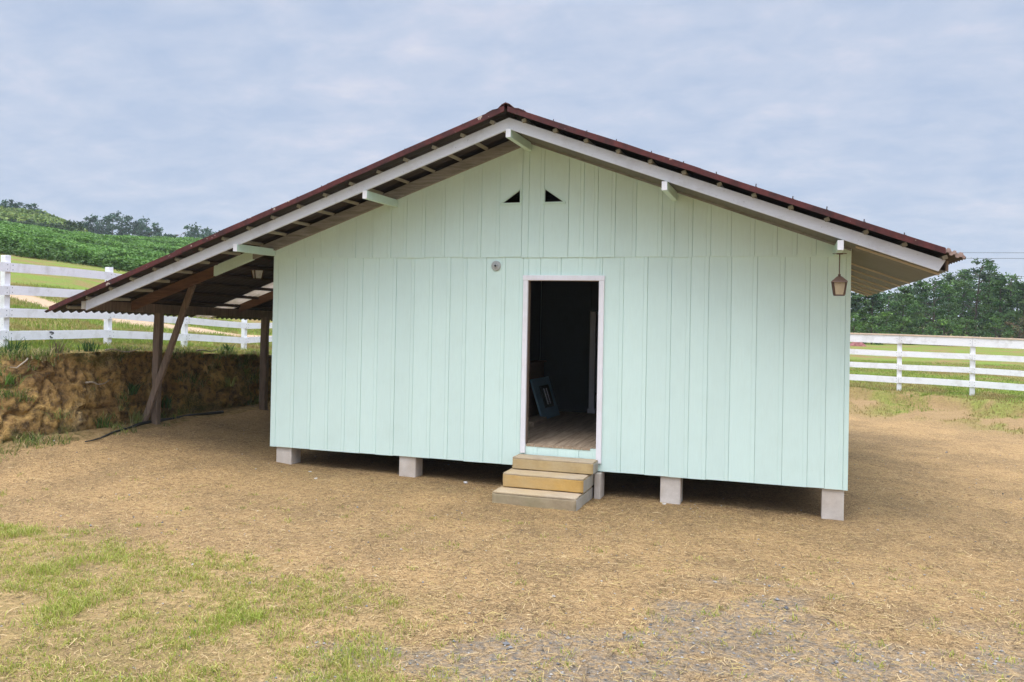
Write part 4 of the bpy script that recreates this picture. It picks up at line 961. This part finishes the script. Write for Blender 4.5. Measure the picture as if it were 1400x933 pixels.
for i, (px, yt, d, r) in enumerate(((6, 300, 94, 1.6), (24, 303, 95, 1.4), (42, 303, 94, 1.6), (64, 309, 94, 1.5), (82, 308, 94, 1.5), (97, 302, 96, 1.4))):
    x, y = on_ray(px, d); h = max(1.2, height_for(px, yt, d, x, y))
    tree('bush', x, y, h, r, 500 + i, 'dome', [(.04, .075, .03), (.05, .085, .035)] if i != 1 else [(.07, .09, .06)], .16, hl[i], 'bush', 'bushes below the scrub ridge', 18, 40, .0)
sk = [(10, 281, 'bushy tree on the top of the scrub ridge near the left edge'), (19, 287, 'small pointed tree on the falling scrub ridge'), (39, 291, 'rounded small tree on the middle of the scrub ridge')]
for i, (px, yt, lab) in enumerate(sk):
    x, y = on_ray(px, 131); tree('ridge_tree', x, y, max(2, height_for(px, yt, 131, x, y)), 1.3, 520 + i, 'dome', FAR, .2, lab, 'tree', None, 14, 34, .2)
x, y = on_ray(54, 126); tree('ridge_tree', x, y, height_for(54, 289, 126, x, y), .9, 530, 'euc', FAR, .13, 'thin crooked tree standing out against the sky on the scrub ridge', 'tree', None, 8, 14, .55)

# ------------------------------------------------------------------ sky, sun, haze, camera
world = bpy.data.worlds.new('World'); scene.world = world; world.use_nodes = True; nt = world.node_tree; nd = nt.nodes; lk = nt.links
bg = nd['Background']; SUN_E, SUN_A = math.radians(70), math.radians(205)
sky = nd.new('ShaderNodeTexSky'); sky.sky_type = 'NISHITA'; sky.sun_disc = False; sky.sun_elevation = SUN_E; sky.sun_rotation = SUN_A; sky.air_density = 1.2; sky.dust_density = 2.0
tc = nd.new('ShaderNodeTexCoord'); sx = nd.new('ShaderNodeSeparateXYZ'); lk.new(tc.outputs['Generated'], sx.inputs[0])
def wm(op, a, b=None):
    x = nd.new('ShaderNodeMath'); x.operation = op
    for i, c in ((0, a), (1, b)):
        if c is None: continue
        if isinstance(c, (int, float)): x.inputs[i].default_value = c
        else: lk.new(c, x.inputs[i])
    return x.outputs[0]
zc = wm('ADD', wm('MAXIMUM', sx.outputs['Z'], 0.0), .22)
cb = nd.new('ShaderNodeCombineXYZ'); lk.new(wm('DIVIDE', sx.outputs['X'], zc), cb.inputs[0]); lk.new(wm('DIVIDE', sx.outputs['Y'], zc), cb.inputs[1])
def wnoise(scale, det, rough, dist=0., sc=(1, 1, 1)):
    mp = nd.new('ShaderNodeMapping'); mp.inputs['Scale'].default_value = sc; lk.new(cb.outputs[0], mp.inputs[0])
    x = nd.new('ShaderNodeTexNoise'); x.inputs['Scale'].default_value = scale; x.inputs['Detail'].default_value = det; x.inputs['Roughness'].default_value = rough; x.inputs['Distortion'].default_value = dist
    lk.new(mp.outputs[0], x.inputs['Vector']); return x.outputs['Fac']
def wramp(f, stops):
    x = nd.new('ShaderNodeValToRGB'); e = x.color_ramp.elements; e[0].position, e[0].color = stops[0][0], (*stops[0][1], 1); e[1].position, e[1].color = stops[-1][0], (*stops[-1][1], 1)
    for p, c in stops[1:-1]: q = e.new(p); q.color = (*c, 1)
    lk.new(f, x.inputs[0]); return x.outputs[0]
ca = wm('ADD', wm('MULTIPLY', wnoise(1.5, 7, .56, .3), .5), wm('MULTIPLY', wnoise(5.5, 8, .62, .3, (1, 1.3, 1)), .5))
cloud = wramp(ca, [(.36, (.48, .59, .80)), (.45, (.54, .635, .825)), (.53, (.60, .68, .85)), (.60, (.675, .725, .875)), (.70, (.82, .825, .91))])
mxn = nd.new('ShaderNodeMix'); mxn.data_type = 'RGBA'; mxn.inputs[0].default_value = .94
sc_ = nd.new('ShaderNodeMix'); sc_.data_type = 'RGBA'; sc_.blend_type = 'MULTIPLY'; sc_.inputs[0].default_value = 1; lk.new(cloud, sc_.inputs[6])
# an overcast sky is brighter overhead than low down
el = wm('SUBTRACT', sx.outputs['Z'], .34); el = wm('MAXIMUM', el, 0.0); SKY_K = 6.9
gm = nd.new('ShaderNodeMix'); gm.data_type = 'RGBA'; lk.new(wm('MINIMUM', wm('MULTIPLY', el, 2.0), 1.0), gm.inputs[0]); gm.inputs[6].default_value = (SKY_K, SKY_K, SKY_K, 1)
gm.inputs[7].default_value = (5.8 * SKY_K, 5.45 * SKY_K, 5.1 * SKY_K, 1); lk.new(gm.outputs[2], sc_.inputs[7])
lk.new(sky.outputs[0], mxn.inputs[6]); lk.new(sc_.outputs[2], mxn.inputs[7]); lk.new(mxn.outputs[2], bg.inputs['Color']); bg.inputs['Strength'].default_value = .1
sun = bpy.data.lights.new('sun', 'SUN'); sun.energy = 1.5; sun.angle = math.radians(40); sun.color = (1, .95, .87)
so = bpy.data.objects.new('sun', sun); COL.objects.link(so)
sd_ = Vector((math.sin(SUN_A) * math.cos(SUN_E), math.cos(SUN_A) * math.cos(SUN_E), math.sin(SUN_E)))
so.rotation_euler = (-sd_).to_track_quat('-Z', 'Y').to_euler(); so.location = sd_ * 40
HAZE = True
if HAZE:
    mh = bpy.data.materials.new('haze_air'); mh.use_nodes = True; t_ = mh.node_tree
    for q in list(t_.nodes):
        if q.type == 'BSDF_PRINCIPLED': t_.nodes.remove(q)
    pv = t_.nodes.new('ShaderNodeVolumePrincipled'); pv.inputs['Color'].default_value = (.86, .92, 1, 1); pv.inputs['Density'].default_value = .00042; pv.inputs['Anisotropy'].default_value = .2
    t_.links.new(pv.outputs[0], t_.nodes['Material Output'].inputs['Volume'])
    tag(MB().box(-2000, 2000, -2000, 2000, -40, 24).build('haze', mh), kind='stuff')
cam = bpy.data.cameras.new('camera'); co = bpy.data.objects.new('camera', cam); COL.objects.link(co)
m4 = Matrix(((CR[0], CU[0], -CF[0], CAM[0]), (CR[1], CU[1], -CF[1], CAM[1]), (CR[2], CU[2], -CF[2], CAM[2]), (0, 0, 0, 1))); co.matrix_world = m4
cam.sensor_width = 36; cam.lens = F / 1400 * 36; cam.shift_y = -(466.5 - CYP) / 1400; cam.clip_start = .1; cam.clip_end = 6000
scene.camera = co
scene.view_settings.view_transform = 'Standard'; scene.view_settings.look = 'None'; scene.view_settings.gamma = 1; scene.view_settings.use_curve_mapping = False
scene.view_settings.exposure = 0.46
scene.cycles.volume_bounces = 1; scene.cycles.max_bounces = 8; scene.cycles.use_denoising = True; scene.cycles.denoising_prefilter = 'ACCURATE'; scene.cycles.denoising_input_passes = 'RGB_ALBEDO_NORMAL'
